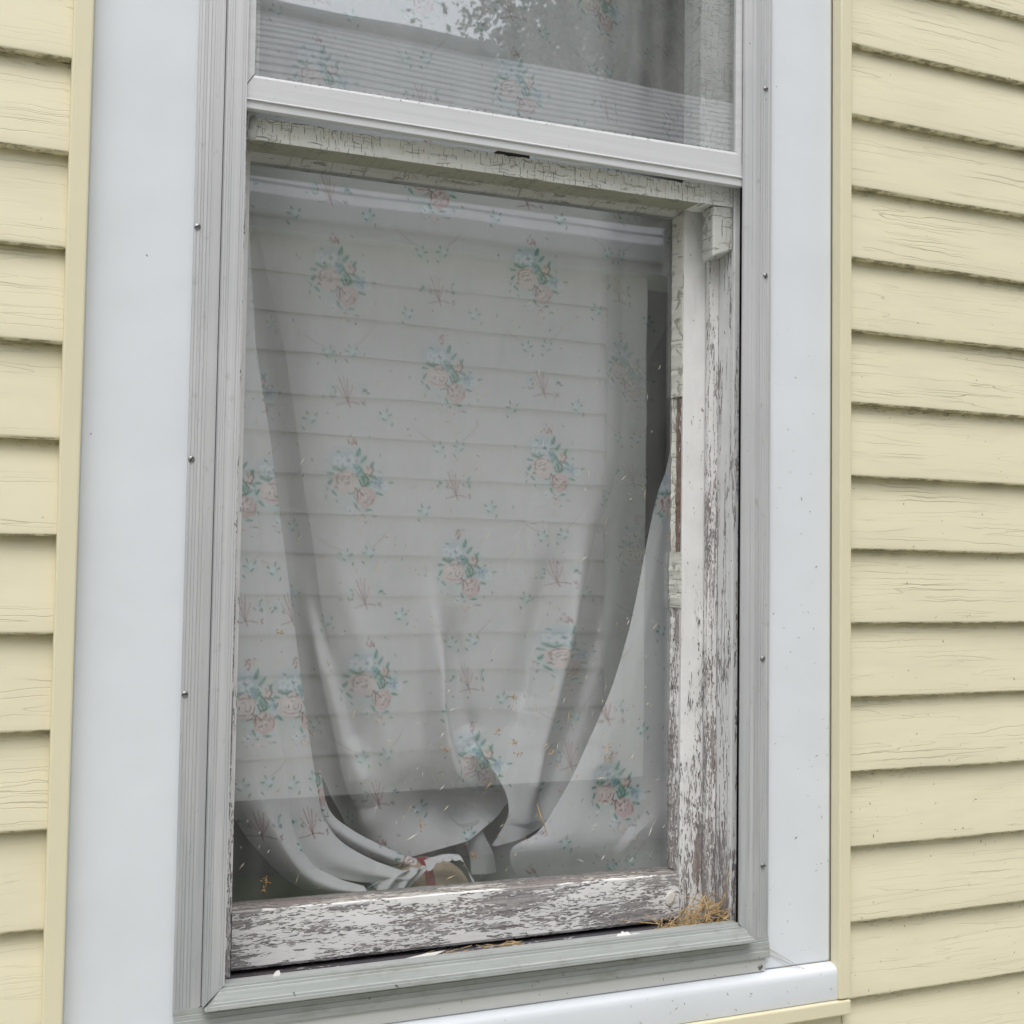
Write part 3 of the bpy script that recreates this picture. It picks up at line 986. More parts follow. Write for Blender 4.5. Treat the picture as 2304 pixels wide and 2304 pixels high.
def rose(cx, cy, r, col, edge, deep=1.0):
    blob(cx, cy, r, r * 0.95, col, 0.85, lobes=7, lob=0.06, soft=0.12)
    blob(cx - r * 0.15, cy - r * 0.2, r * 0.65, r * 0.6, ROSE_L, 0.55, soft=0.7)
    for k in range(15):
        rr = r * prng.uniform(0.15, 0.92)
        t0 = prng.uniform(0, 6.28)
        ln = prng.uniform(0.5, 1.2)
        pts = [(cx + rr * math.cos(t0 + ln * s) * (1 + 0.08 * s), cy + rr * 0.93 * math.sin(t0 + ln * s)) for s in (0, .25, .5, .75, 1)]
        stroke(pts, r * prng.uniform(0.05, 0.10), edge, prng.uniform(0.35, 0.85) * deep)
        pts = [(x + r * 0.06, y + r * 0.06) for x, y in pts]
        stroke(pts, r * 0.09, ROSE_L, 0.45)


def small_flower(cx, cy, r, col, dark):
    for k in range(5):
        t = 2 * math.pi * k / 5 + prng.uniform(-.3, .3)
        blob(cx + r * 0.55 * math.cos(t), cy + r * 0.55 * math.sin(t), r * 0.5, r * 0.42, col, 0.75, rot=t, soft=0.4)
    for k in range(5):
        t = prng.uniform(0, 6.28)
        stroke([(cx + r * .1 * math.cos(t), cy + r * .1 * math.sin(t)), (cx + r * .4 * math.cos(t), cy + r * .4 * math.sin(t))], r * 0.12, dark, 0.6)


def leaf(cx, cy, ln, rot, col=GREEN, dark=GREEN_D, a=0.8):
    blob(cx, cy, ln * 0.5, ln * 0.24, col, a, rot=rot, soft=0.35)
    c, s = math.cos(rot), math.sin(rot)
    stroke([(cx - c * ln * .45, cy - s * ln * .45), (cx + c * ln * .45, cy + s * ln * .45)], ln * 0.07, dark, 0.7)
    stroke([(cx - c * ln * .4 - s * ln * .2, cy - s * ln * .4 + c * ln * .2), (cx + c * ln * .5, cy + s * ln * .5)], ln * 0.06, dark, 0.5)


def dots(cx, cy, spread, n, col, sz, a=0.8):
    for _ in range(n):
        x, y = cx + prng.gauss(0, spread), cy + prng.gauss(0, spread)
        t = prng.uniform(0, 6.28)
        stroke([(x, y), (x + sz * math.cos(t), y + sz * math.sin(t))], sz * 0.5, col, a * prng.uniform(0.6, 1))


def bouquet(cx, cy):
    blob(cx + U(20), cy + U(30), U(350), U(350), (0.34, 0.53, 0.50), 0.48, soft=0.9)
    blob(cx - U(60), cy - U(180), U(200), U(130), BLUE, 0.5, soft=0.8)
    for (x, y, l, r_) in ((60, -70, 120, 0.9), (95, 10, 110, 1.9), (0, -110, 120, 0.1), (125, 60, 90, 2.6), (35, -45, 100, -0.7)):
        leaf(cx + U(x), cy + U(y), U(l), r_, (0.24, 0.45, 0.40), GREEN_D, 0.72)
    rose(cx - U(85), cy + U(20), U(118), ROSE, ROSE_D)
    rose(cx + U(85), cy + U(175), U(100), PINK, ROSE_D)
    blob(cx + U(135), cy - U(60), U(48), U(58), ROSE, 0.85, soft=0.2)
    stroke([(cx + U(165), cy - U(110)), (cx + U(175), cy - U(60)), (cx + U(140), cy - U(10)), (cx + U(110), cy - U(30))], U(14), ROSE_D, 0.8)
    stroke([(cx + U(120), cy - U(100)), (cx + U(130), cy - U(60))], U(10), ROSE_D, 0.6)
    for (x, y, l, r_) in ((78, 20, 110, 1.35), (30, -95, 100, 0.5)):
        leaf(cx + U(x), cy + U(y), U(l), r_, (0.20, 0.41, 0.36), GREEN_D, 0.7)
    stroke([(cx + U(40), cy + U(20)), (cx + U(60), cy + U(75)), (cx + U(100), cy + U(70)), (cx + U(125), cy + U(20)), (cx + U(90), cy - U(30))], U(12), GREEN_D, 0.85)
    small_flower(cx - U(40), cy - U(150), U(68), BLUE_L, BLUE_D)
    small_flower(cx - U(135), cy - U(165), U(52), BLUE_L, BLUE)
    small_flower(cx + U(20), cy - U(80), U(40), BLUE, GREEN_D)
    leaf(cx + U(42), cy - U(215), U(70), -1.2)
    leaf(cx - U(120), cy - U(240), U(46), 0.4, GREEN, GREEN_D, 0.6)
    for (x, y, l, r_) in ((-150, -95, 95, 0.5), (-100, -85, 80, -0.3), (175, 0, 90, 0.7), (165, -105, 85, -0.9), (95, -160, 95, -0.7), (60, -230, 90, -1.3), (-205, -60, 70, 0.2), (-190, 110, 75, 0.9), (210, 150, 80, 0.4), (-10, 240, 70, 1.2), (110, 285, 60, 0.3)):
        leaf(cx + U(x), cy + U(y), U(l), r_, GREEN, GREEN_D, 0.6)
    leaf(cx - U(215), cy + U(15), U(72), -0.9)
    stroke([(cx - U(260), cy + U(50)), (cx - U(235), cy + U(70)), (cx - U(250), cy + U(90))], U(9), GREEN_D, 0.5)
    small_flower(cx + U(215), cy + U(60), U(62), BLUE, BLUE_D)
    small_flower(cx + U(270), cy + U(90), U(38), BLUE_L, BLUE)
    leaf(cx + U(330), cy + U(60), U(52), 0.0, GREEN, GREEN_D, 0.6)
    stroke([(cx - U(5), cy + U(85)), (cx + U(15), cy + U(115)), (cx + U(10), cy + U(180))], U(11), ROSE_D, 0.85)
    stroke([(cx + U(20), cy + U(100)), (cx + U(60), cy + U(155))], U(11), ROSE_D, 0.8)
    stroke([(cx - U(60), cy + U(135)), (cx - U(20), cy + U(130)), (cx + U(0), cy + U(90))], U(10), ROSE_D, 0.7)
    small_flower(cx - U(65), cy + U(275), U(38), BLUE_L, BLUE_D)
    leaf(cx + U(90), cy + U(290), U(40), 0.3, GREEN, GREEN_D, 0.5)
    rose(cx + U(25), cy + U(355), U(48), (0.62, 0.60, 0.585), BROWN, 0.6)
    stroke([(cx + U(135), cy + U(345)), (cx + U(170), cy + U(350))], U(13), GREEN_D, 0.5)
    blob(cx + U(5), cy + U(470), U(40), U(48), ROSE, 0.35, soft=0.7)
    blob(cx + U(10), cy - U(320), U(60), U(45), PINK, 0.40, soft=0.6)
    dots(cx + U(10), cy - U(320), U(28), 8, BROWN, U(22))
    dots(cx, cy - U(10), U(150), 26, GREEN_D, U(22), 0.7)
    dots(cx + U(30), cy + U(250), U(70), 10, BROWN, U(16), 0.6)


def sprig(cx, cy):
    blob(cx, cy - U(90), U(130), U(150), PINK, 0.28, soft=0.9)
    for (x, y, w) in ((-62, -215, 11), (-95, -150, 7), (12, -200, 10), (55, -140, 8), (-25, -235, 6)):
        stroke([(cx, cy), (cx + U(x * 0.45), cy + U(y * 0.45)), (cx + U(x), cy + U(y))], U(w), BROWN, 0.5)
    stroke([(cx - U(110), cy + U(22)), (cx - U(40), cy + U(12)), (cx + U(10), cy)], U(10), BROWN, 0.55)
    stroke([(cx, cy), (cx + U(60), cy + U(10)), (cx + U(100), cy + U(26))], U(11), BROWN, 0.55)
    stroke([(cx, cy), (cx + U(15), cy + U(45))], U(10), BROWN, 0.7)
    dots(cx + U(130), cy + U(28), U(18), 5, BROWN, U(18))
    for sx in (-1, 1):
        blob(cx + sx * U(140), cy - U(120), U(60), U(90), GREEN_L, 0.35, soft=0.8)
        dots(cx + sx * U(135), cy - U(100), U(35), 5, GREEN_D, U(24), 0.75)


def cluster(cx, cy, mir):
    blob(cx, cy, U(85), U(75), GREEN_L, 0.50, soft=0.8)
    blob(cx + U(15) * mir, cy - U(10), U(35), U(35), BLUE_L, 0.55, soft=0.5)
    for (x, y, r_) in ((-45, -15, 0.3), (-20, -60, 1.3), (20, 20, -0.6), (-55, 70, 1.0), (45, -35, -0.8)):
        leaf(cx + U(x) * mir, cy + U(y), U(42), r_ if mir > 0 else math.pi - r_, GREEN, GREEN_D, 0.7)


def vine(p, q, bow):
    pts = []
    for k in range(8):
        t = k / 7
        pts.append((p[0] + (q[0] - p[0]) * t, p[1] + (q[1] - p[1]) * t - bow * math.sin(math.pi * t)))
    stroke(pts[1:6], U(9), (0.43, 0.35, 0.34), 0.65)
    stroke(pts, U(6), (0.50, 0.47, 0.46), 0.45)


for (bx, by) in ((0.0, 0.0), (TW / 2, TH / 2)):
    bouquet(bx, by)
    sx, sy = bx + TW / 2, by + U(215)
    sprig(sx, sy)
    cluster(sx - U(135), sy - U(425), -1)
    cluster(sx + U(75), sy - U(430), 1)
    cluster(sx - U(330), sy + U(130), 1)
    cluster(sx + U(330), sy + U(150), -1)
    vine((sx + U(70), sy - U(470)), (sx + U(330), sy - U(690)), -U(30))
    vine((sx - U(130), sy - U(470)), (sx - U(400), sy - U(680)), -U(30))
nz = RNG.normal(0, 0.012, (NY_, NX_, 1))
tile = np.clip((BASE * 1.04 + (tile - BASE) * 1.22 + nz) * np.array([1.26, 1.265, 1.28]), 0.015, 0.92)


def sample(u, v):
    """u right, v down, in metres on the cloth."""
    fx, fy = (u / RES) % NX_, (v / RES) % NY_
    i0, j0 = np.floor(fx).astype(int) % NX_, np.floor(fy).astype(int) % NY_
    i1, j1 = (i0 + 1) % NX_, (j0 + 1) % NY_
    a, b = (fx - np.floor(fx))[:, None], (fy - np.floor(fy))[:, None]
    return (tile[j0, i0] * (1 - a) * (1 - b) + tile[j0, i1] * a * (1 - b) + tile[j1, i0] * (1 - a) * b + tile[j1, i1] * a * b)


_dev = np.abs(tile - np.median(tile, axis=(0, 1))).sum(-1)
_c = np.cumsum(np.cumsum(np.pad(_dev, ((1, 0), (1, 0))), 0), 1)
_w = 50
_s = _c[_w:, _w:] - _c[:-_w, _w:] - _c[_w:, :-_w] + _c[:-_w, :-_w]
_j, _i = np.unravel_index(np.argmin(_s), _s.shape)


def plain_uv(X, Z):
    """bare ground between the printed flowers"""
    h = _w * RES * 0.5
    return _i * RES + h + h * 0.9 * np.sin(X * 30), _j * RES + h + h * 0.9 * np.sin(Z * 30)


def resample(poly, n):
    P = np.array(poly, float)
    d = np.concatenate([[0], np.cumsum(np.hypot(*(P[1:] - P[:-1]).T))])
    # smooth through the points (Catmull-Rom on arc length)
    t = np.linspace(0, d[-1], n)
    k = np.clip(np.searchsorted(d, t, side='right') - 1, 0, len(P) - 2)
    s = ((t - d[k]) / (d[k + 1] - d[k]))[:, None]
    p0, p1, p2, p3 = P[np.maximum(k - 1, 0)], P[k], P[k + 1], P[np.minimum(k + 2, len(P) - 1)]
    return 0.5 * (2 * p1 + (p2 - p0) * s + (2 * p0 - 5 * p1 + 4 * p2 - p3) * s ** 2 + (3 * p1 - p0 - 3 * p2 + p3) * s ** 3)


def poly_dist(X, Z, poly):
    """distance to a polyline and the fraction along it."""
    best = np.full(X.shape, 9.0)
    frac = np.zeros(X.shape)
    P = resample(poly, 24)
    for k in range(len(P) - 1):
        a, b = P[k], P[k + 1]
        L2 = max(((b - a) ** 2).sum(), 1e-12)
        t = np.clip(((X - a[0]) * (b[0] - a[0]) + (Z - a[1]) * (b[1] - a[1])) / L2, 0, 1)
        d = np.hypot(X - a[0] - t * (b[0] - a[0]), Z - a[1] - t * (b[1] - a[1]))
        m_ = d < best
        best[m_] = d[m_]
        frac[m_] = ((k + t) / (len(P) - 1))[m_]
    return best, frac


def ridge(X, Z, poly, w, amp, taper=True):
    d, f = poly_dist(X, Z, poly)
    k = (lambda t: t * t * (3 - 2 * t))(np.clip(f * 2.2, 0, 1)) * np.clip((1 - f) * 6, 0.35, 1) if taper else 1.0
    return amp * k * np.exp(-(d / w) ** 2)


ROT = math.radians(6.3)


def pattern_uv(X, Z, ox, oz):
    c, s = math.cos(ROT), math.sin(ROT)
    dx, dz = X - ox, Z - oz
    return dx * c + dz * s, -(-dx * s + dz * c)


def sheet(name, X, Y, Z, uv, parent):
    nt, ns = X.shape
    V = np.stack([X.ravel(), Y.ravel(), Z.ravel()], 1)
    idx = np.arange(nt * ns).reshape(nt, ns)
    F = np.stack([idx[:-1, :-1], idx[:-1, 1:], idx[1:, 1:], idx[1:, :-1]], -1).reshape(-1, 4)
    cols = sample(uv[0].ravel(), uv[1].ravel())
    return mesh_obj(name, V, F, M_CLOTH, parent, True, cols=cols)


curtain = thing("curtain", "grey white cotton sheet printed with faded roses hung as a curtain behind the glass", "curtain", (0.1, 0.14, -1.05))
# boundary where the right-hand cloth crosses in front
EDGE_R = [(0.4300, 0.80), (0.4260, -0.20), (0.4180, -0.42), (0.4109, -0.4885), (0.3983, -0.5265), (0.3819, -0.5939), (0.3616, -0.6753), (0.3416, -0.7484), (0.3177, -0.8203), (0.2703, -0.9113), (0.2353, -0.9587), (0.2050, -1.000)]
ER = np.array(EDGE_R)
# main panel with a swagged lower edge
hem_x = np.array([-0.26, -0.0880, -0.0839, -0.0525, -0.0178, 0.0173, 0.0526, 0.1253, 0.1624, 0.1772, 0.215, 0.46])
hem_z = np.array([-0.80, -0.915, -0.9319, -0.9795, -1.0050, -1.0177, -1.0106, -0.9994, -0.9747, -0.955, -0.950, -0.95])
RIDGES = (
    ([(-0.130, -0.62), (-0.075, -0.76), (-0.045, -0.86), (-0.020, -0.96)], 0.022, -0.018),
    ([(-0.080, -0.60), (-0.030, -0.74), (0.005, -0.86), (0.030, -0.93)], 0.020, -0.010),
    ([(-0.100, -0.66), (-0.055, -0.79), (-0.030, -0.88)], 0.012, 0.012),
    ([(0.062, -0.640), (0.068, -0.740), (0.074, -0.830), (0.098, -0.905), (0.145, -0.940)], 0.015, -0.030),
    ([(0.100, -0.680), (0.104, -0.800), (0.125, -0.870)], 0.020, 0.016),
    ([(0.290, -0.540), (0.268, -0.680), (0.240, -0.800), (0.210, -0.920), (0.190, -1.000)], 0.022, -0.026),
    ([(0.245, -0.580), (0.222, -0.720), (0.196, -0.840)], 0.022, 0.014),
    ([(0.330, -0.520), (0.318, -0.660), (0.285, -0.800), (0.235, -0.940)], 0.018, 0.020))


def panel_y(X, Z, scoop=True):
    """depth of the hanging main panel"""
    Y = np.full_like(X, 0.142)
    xr = np.interp(-Z, -ER[:, 1], ER[:, 0])
    s_ = np.clip((X - (xr - 0.135)) / 0.135, 0, 2.0)
    Y += 0.105 * s_ ** 2.0 * np.clip((Z + 1.00) / 0.26, 0.10, 1)
    xb = np.interp(-Z, [-0.80, 0.10, 0.26, 0.394, 0.490, 0.664, 0.813, 0.930, 1.05], [-0.199, -0.1985, -0.197, -0.176, -0.159, -0.132, -0.109, -0.085, -0.05])
    Y += 0.060 * np.exp(-(np.clip(X - xb, 0, 1) / 0.055) ** 2) * np.clip((-0.05 - Z) * 3, 0.2, 1)
    Y += 0.006 * np.sin(X * 17 + 0.6 + Z * 2.0) * np.clip((0.2 - Z) * 1.2, 0, 1) + 0.0025 * np.sin(X * 43 + Z * 7)
    Y += 0.020 * np.clip((-0.55 - Z) / 0.4, 0, 1)
    for poly, w, a in RIDGES:
        Y += ridge(X, Z, poly, w, a * 1.45)
    Y += 0.0035 * np.sin(X * 60 + 2 * np.sin(Z * 3)) * np.clip((Z + 0.45) * 1.5, 0, 1)
    if scoop:
        d, f = poly_dist(X, Z, [(0.070, -0.945), (0.110, -0.952), (0.150, -0.950)])
        Y += 0.050 * np.exp(-(d / 0.035) ** 2)
        # a sharp lip where the cloth folds over the scoop
        d, f = poly_dist(X, Z, [(0.135, -0.885), (0.160, -0.910), (0.176, -0.945)])
        Y -= 0.012 * np.exp(-(d / 0.009) ** 2)
    return Y


def lean(X, Y):
    """the receding side runs back and to the right, into the room"""
    return X + np.clip(Y - 0.165, 0, 1) * 0.60


xs = np.arange(-0.235, 0.475, 0.00135)
nt = 1330
T = np.linspace(0, 1, nt)[:, None]
hz = np.interp(xs, hem_x, hem_z)[None, :]
k = np.ones(9) / 9
hz[0] = np.convolve(np.pad(hz[0], 4, mode='edge'), k, 'valid')
X = np.broadcast_to(xs[None, :], (nt, len(xs))).copy()
Z = 0.80 + (hz - 0.80) * T
Y = panel_y(X, Z)
KB = (0.185 + 1.373) / (0.142 + 1.373)      # the panel hangs 4 cm further into the room


def set_back(X, Y, Z):
    return lean(X, Y) * KB + 0.0138, Y + 0.043, Z * KB + 0.0181


sheet("front_panel", *set_back(X, Y, Z), pattern_uv(X, Z, 0.077, -0.381), curtain)


def strip(name, left, right, ns, nt, yfn, uv0=None, uvs=(1.0, 1.0)):
    Lp, Rp = resample(left, nt), resample(right, nt)
    S = np.linspace(0, 1, ns)[None, :]
    X = Lp[:, :1] * (1 - S) + Rp[:, :1] * S
    Z = Lp[:, 1:] * (1 - S) + Rp[:, 1:] * S
    T_ = np.linspace(0, 1, nt)[:, None] * np.ones((1, ns))
    Y = yfn(S * np.ones((nt, 1)), T_, X, Z)
    return sheet(name, X, Y, Z, pattern_uv(X * uvs[0], Z * uvs[1], uv0[0], uv0[1]) if uv0 else plain_uv(X, Z), curtain)


# left folds
B1R = [(-0.2050, 0.80), (-0.2000, -0.10), (-0.1930, -0.24), (-0.1843, -0.3499), (-0.1642, -0.5939), (-0.1523, -0.6899), (-0.1397, -0.8114), (-0.1206, -0.9333), (-0.1010, -0.9900), (-0.0700, -1.0150), (-0.0330, -1.0290)]
B1L = [(-0.2450, 0.80), (-0.2450, -0.30), (-0.2400, -0.60), (-0.2260, -0.80), (-0.2050, -0.9100), (-0.1830, -0.9500), (-0.1600, -0.9820), (-0.1200, -1.0230), (-0.0850, -1.0400), (-0.0600, -1.0430), (-0.0340, -1.0400)]
strip("left_fold", B1L, B1R, 90, 1300,
      lambda S, T_, X, Z: 0.097 + 0.010 * (1 - np.sin(np.pi * np.clip(S, 0, 1))) + 0.05 * np.clip(0.45 - S, 0, 1) ** 1.5 * np.clip((-0.75 - Z) / 0.2, 0, 1) * 2.0
      + 0.004 * np.sin(Z * 30 + S * 6) * np.clip((-0.8 - Z) * 6, 0, 1), (-0.178, -0.800), (1, 1))
B2R = [(-0.1990, 0.80), (-0.1985, -0.10), (-0.1971, -0.2592), (-0.1764, -0.3939), (-0.1592, -0.4901), (-0.1322, -0.6642), (-0.1091, -0.8129), (-0.0890, -0.9250), (-0.0800, -0.9500), (-0.0600, -0.9750), (-0.0210, -0.9993), (0.0245, -1.0185)]
B2L = [(-0.2250, 0.80), (-0.2200, -0.30), (-0.1900, -0.5939), (-0.1790, -0.6899), (-0.1660, -0.8114), (-0.1400, -0.9333), (-0.1150, -0.9900), (-0.0800, -1.0120), (-0.0330, -1.0250), (0.0200, -1.0300)]
strip("left_fold", B2L, B2R, 80, 1300,
      lambda S, T_, X, Z: 0.110 - 0.008 * np.sin(np.pi * np.clip(S, 0, 1)) + 0.006 * S ** 6 + 0.0008 * np.sin(S * 11) * np.clip((-0.9 - Z) * 8, 0, 1), (-0.118, -0.800), (1, 1))
# second strand running down to the knot
strip("left_fold", [(-0.095, -0.900), (-0.082, -0.955), (-0.050, -0.985), (0.000, -1.010), (0.040, -1.024)],
      [(-0.080, -0.890), (-0.068, -0.940), (-0.038, -0.968), (0.010, -0.995), (0.050, -1.012)], 30, 160,
      lambda S, T_, X, Z: 0.150 - 0.010 * np.sin(np.pi * S), (-0.1, -0.9))
# right-hand cloth crossing in front
CL = [(0.4400, 0.80), (0.4330, -0.20), (0.4200, -0.42), (0.4109, -0.4885), (0.3983, -0.5265), (0.3819, -0.5939), (0.3616, -0.6753), (0.3416, -0.7484), (0.3177, -0.8203), (0.2703, -0.9113), (0.2353, -0.9587), (0.2080, -0.9850),
      (0.1760, -1.0020), (0.1760, -1.0250), (0.1900, -1.0480), (0.1950, -1.070)]
nC = 560
S_ = np.linspace(0, 1, 240)[None, :]
Lp = resample(CL, nC)
Rz = np.interp(np.linspace(0, 1, nC), [0, 1], [0.80, -1.075])
X = Lp[:, :1] * (1 - S_) + 0.462 * S_
Z = np.repeat(Lp[:, 1:], 240, 1)
Y = 0.128 + 0.012 * np.clip(1 - S_ * 5, 0, 1) ** 2 + 0.004 * np.sin(X * 24 + Z * 14) + 0.006 * np.clip((-0.9 - Z) * 5, 0, 1) * np.sin(X * 30 - 0.5)
Y = Y - ridge(X, Z, [(0.19, -0.99), (0.28, -1.000), (0.36, -0.99), (0.42, -0.965)], 0.035, 0.012, False) + ridge(X, Z, [(0.30, -0.90), (0.33, -0.96), (0.36, -1.0)], 0.03, 0.012)
sheet("right_panel", X, Y, Z, pattern_uv(X, Z, 0.329, -0.938), curtain)
# tongue of cloth carried on down from the panel, over the scoop
TGL = [(0.1300, -0.850), (0.1480, -0.890), (0.1700, -0.925), (0.1765, -0.950), (0.1720, -0.972), (0.1531, -1.0010)]
TGR = [(0.3500, -0.850), (0.3300, -0.895), (0.2900, -0.935), (0.2500, -0.965), (0.2250, -0.985), (0.1600, -1.0030)]
Lp, Rp = resample(TGL, 150), resample(TGR, 150)
S_ = np.linspace(0, 1, 110)[None, :]
X = Lp[:, :1] * (1 - S_) + Rp[:, :1] * S_
Z = Lp[:, 1:] * (1 - S_) + Rp[:, 1:] * S_
T_ = np.linspace(0, 1, 150)[:, None] * np.ones((1, 110))
Y = panel_y(X, Z, False)
Y = Y + 0.004 * np.clip(1 - T_ * 4, 0, 1) - 0.020 * np.clip(T_ * 1.6 - 0.2, 0, 1) - 0.004
sheet("front_fold", *set_back(X, Y, Z), pattern_uv(X, Z, 0.077, -0.381), curtain)
# cloth end trailing down behind the parcel
strip("trailing_end", [(0.1250, -0.992), (0.1420, -1.010), (0.1560, -1.030), (0.1600, -1.060)], [(0.1700, -0.985), (0.1800, -1.010), (0.1930, -1.035), (0.1980, -1.060)],
      40, 60, lambda S, T_, X, Z: 0.235 - 0.006 * np.sin(np.pi * S))
xg, zg = np.linspace(0.03, 0.26, 170), np.linspace(-0.90, -1.085, 140)
X, Z = np.meshgrid(xg, zg)
Y = 0.300 + 0.020 * np.sin(X * 42 + 1.0 + Z * 12) + 0.012 * np.sin(X * 90 - Z * 25) - 0.35 * np.clip(-1.0 - Z, 0, 1)
sheet("back_fold", X, Y, Z, plain_uv(X, Z), curtain)
# crumpled knot and scalloped hem at the sill
strip("crumpled_end", [(-0.046, -1.060), (-0.040, -1.040), (-0.030, -1.0275), (-0.019, -1.0260)], [(-0.002, -1.060), (0.014, -1.040), (0.038, -1.0190), (0.050, -1.0110)], 110, 60,
      lambda S, T_, X, Z: 0.104 + 0.006 * np.sin(S * 17 + T_ * 5) + 0.004 * np.sin(S * 9 - T_ * 11) + 0.003 * np.abs(np.sin(S * 23)), (0.02, -1.02), (1.6, 1.6))
strip("crumpled_end", [(-0.022, -1.029), (0.000, -1.0170), (0.020, -1.0130)], [(0.006, -1.058), (0.026, -1.0350), (0.050, -1.0105)], 70, 40,
      lambda S, T_, X, Z: 0.100 + 0.005 * np.sin(S * 13 + T_ * 4) + 0.006 * T_)
hx = np.linspace(0.046, 0.118, 120)
topz = -1.0050 + 0.0055 * np.sin(np.pi * np.clip((hx - 0.046) / 0.06, 0, 1)) - np.clip(hx - 0.094, 0, 1) * 1.5
botz = topz - 0.0040 - 0.0020 * np.abs(np.sin((hx - 0.046) * 290)) - np.clip(hx - 0.094, 0, 1) * 0.25 - np.clip(0.058 - hx, 0, 1) * 0.55
tt = np.linspace(0, 1, 14)[:, None]
X = np.repeat(hx[None, :], 14, 0)
Z = topz[None, :] * (1 - tt) + botz[None, :] * tt
Y = 0.112 - 0.014 * tt ** 0.6 - 0.002 * np.sin((X - 0.046) * 290) * tt
sheet("scalloped_hem", X, Y, Z, plain_uv(X, Z), curtain)

# ------------------------------------------------------------------ parcel on the inner sill
parcel = thing("parcel", "rounded tan parcel with a red band lying on the inside sill", "parcel", (0.08, 0.13, -1.075))
def dome(x0, x1, y0, y1, zb, zt, mat, name, parent, a0=0.0, a1=1.0, grow=0.0):
    nx, ny = 30, 14
    vs, fs = [], []
    for i in range(nx + 1):
        u = a0 + (a1 - a0) * i / nx
        for j in range(ny + 1):
            v = j / ny
            ph = math.pi * v
            w = math.sin(math.pi * min(max(u, 0.02), 0.98)) ** 0.28
            x = x0 + (x1 - x0) * u
            yy = (y0 + y1) / 2 - (y1 - y0) / 2 * math.cos(ph) * (0.4 + 0.6 * w)
            zz = zb + (zt - zb) * w * math.sin(ph) ** 0.7
            vs.append((x, yy - grow * math.cos(ph), zz + grow * math.sin(ph)))
    for i in range(nx):
        for j in range(ny):
            a = i * (ny + 1) + j
            fs.append((a, a + 1, a + ny + 2, a + ny + 1))
    fs.append(tuple(i * (ny + 1) for i in range(nx + 1)) + tuple(i * (ny + 1) + ny for i in range(nx, -1, -1)))
    mb = MB()
    mb.add(vs, fs)
    return mb.build(name, mat, parent, True)


dome(0.004, 0.122, 0.108, 0.200, -1.075, -1.0125, mat_plain("tan_cover", (0.43, 0.335, 0.245), 0.75, 0.08), "body", parcel)
dome(0.004, 0.122, 0.108, 0.200, -1.075, -1.0125, mat_plain("red_band", (0.27, 0.008, 0.022), 0.4, 0.1), "band", parcel, 0.40, 0.50, 0.0012)
m = MB()
m.box(0.095, 0.106, 0.102, 0.1065, -1.0445, -1.0405)
bevel(m.build("clasp", M_SLOT, parcel), 0.001)

# ------------------------------------------------------------------ dark room behind
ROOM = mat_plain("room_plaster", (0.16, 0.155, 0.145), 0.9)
m = MB()
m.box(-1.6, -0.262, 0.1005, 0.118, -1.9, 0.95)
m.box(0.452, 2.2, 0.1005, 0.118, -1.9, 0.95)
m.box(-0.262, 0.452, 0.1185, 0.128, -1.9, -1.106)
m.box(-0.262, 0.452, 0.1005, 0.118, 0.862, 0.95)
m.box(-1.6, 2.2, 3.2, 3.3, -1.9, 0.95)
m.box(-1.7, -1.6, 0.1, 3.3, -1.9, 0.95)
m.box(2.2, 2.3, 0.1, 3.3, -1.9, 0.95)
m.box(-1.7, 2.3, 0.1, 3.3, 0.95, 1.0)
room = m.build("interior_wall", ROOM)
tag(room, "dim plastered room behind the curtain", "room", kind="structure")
m = MB()
m.box(-1.6, 2.2, 0.118, 3.2, -1.95, -1.9)
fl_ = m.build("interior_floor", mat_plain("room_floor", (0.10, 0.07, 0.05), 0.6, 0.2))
tag(fl_, "dark wooden floor of the room", "floor", kind="structure")

# ------------------------------------------------------------------ clippings, needles, flakes
def bits(name, items, mat=M_BITS):
    """items: (centre, half-vector, width, colour); each a slim four-sided sliver."""
    V, F, C = [], [], []
    for c, h, w, col in items:
        c, h = np.array(c), np.array(h)
        nrm = np.array([0, -1.0, 0])
        s = np.cross(h, nrm)
        s = s / (np.linalg.norm(s) + 1e-9) * w
        b = len(V)
        bow = np.array([0, -w * 0.8, 0])
        V += [c - h, c + s + bow * 0.3, c + h, c - s + bow * 0.3, c + bow * 2.0]
        F += [(b, b + 1, b + 4), (b + 1, b + 2, b + 4), (b + 2, b + 3, b + 4), (b + 3, b, b + 4), (b, b + 3, b + 2, b + 1)]
        C += [col] * 5
    return mesh_obj(name, V, F, mat, None, False, cols=np.array(C))


TANS = [(0.52, 0.44, 0.29), (0.60, 0.54, 0.42), (0.68, 0.66, 0.58), (0.42, 0.31, 0.16), (0.56, 0.53, 0.46)]
DARKS = [(0.06, 0.055, 0.045), (0.09, 0.07, 0.04), (0.13, 0.09, 0.05)]
items = []
for _ in range(900):
    x = random.uniform(L0 + 0.005, L1 - 0.008)
    t = random.random() ** 0.62
    z = -0.20 - 0.82 * t
    if random.random() > 0.30 + 0.85 * (x - L0) / 0.59 * (0.3 + 0.7 * t):
        continue
    a = random.choice([random.uniform(0.9, 1.9), random.uniform(0, 3.14), random.uniform(0.7, 1.2)])
    ln = random.choice([0.0014, 0.0020, 0.0030, 0.0044, 0.0068]) * random.uniform(0.7, 1.3)
    w = random.uniform(0.00032, 0.00065)
    col = random.choice(TANS) if random.random() < 0.72 else random.choice(DARKS)
    if col in DARKS:
        ln, w = min(ln, 0.0020), w * 0.8
    items.append(((x, 0.0764, z), (ln * math.cos(a), 0, ln * math.sin(a)), w, col))
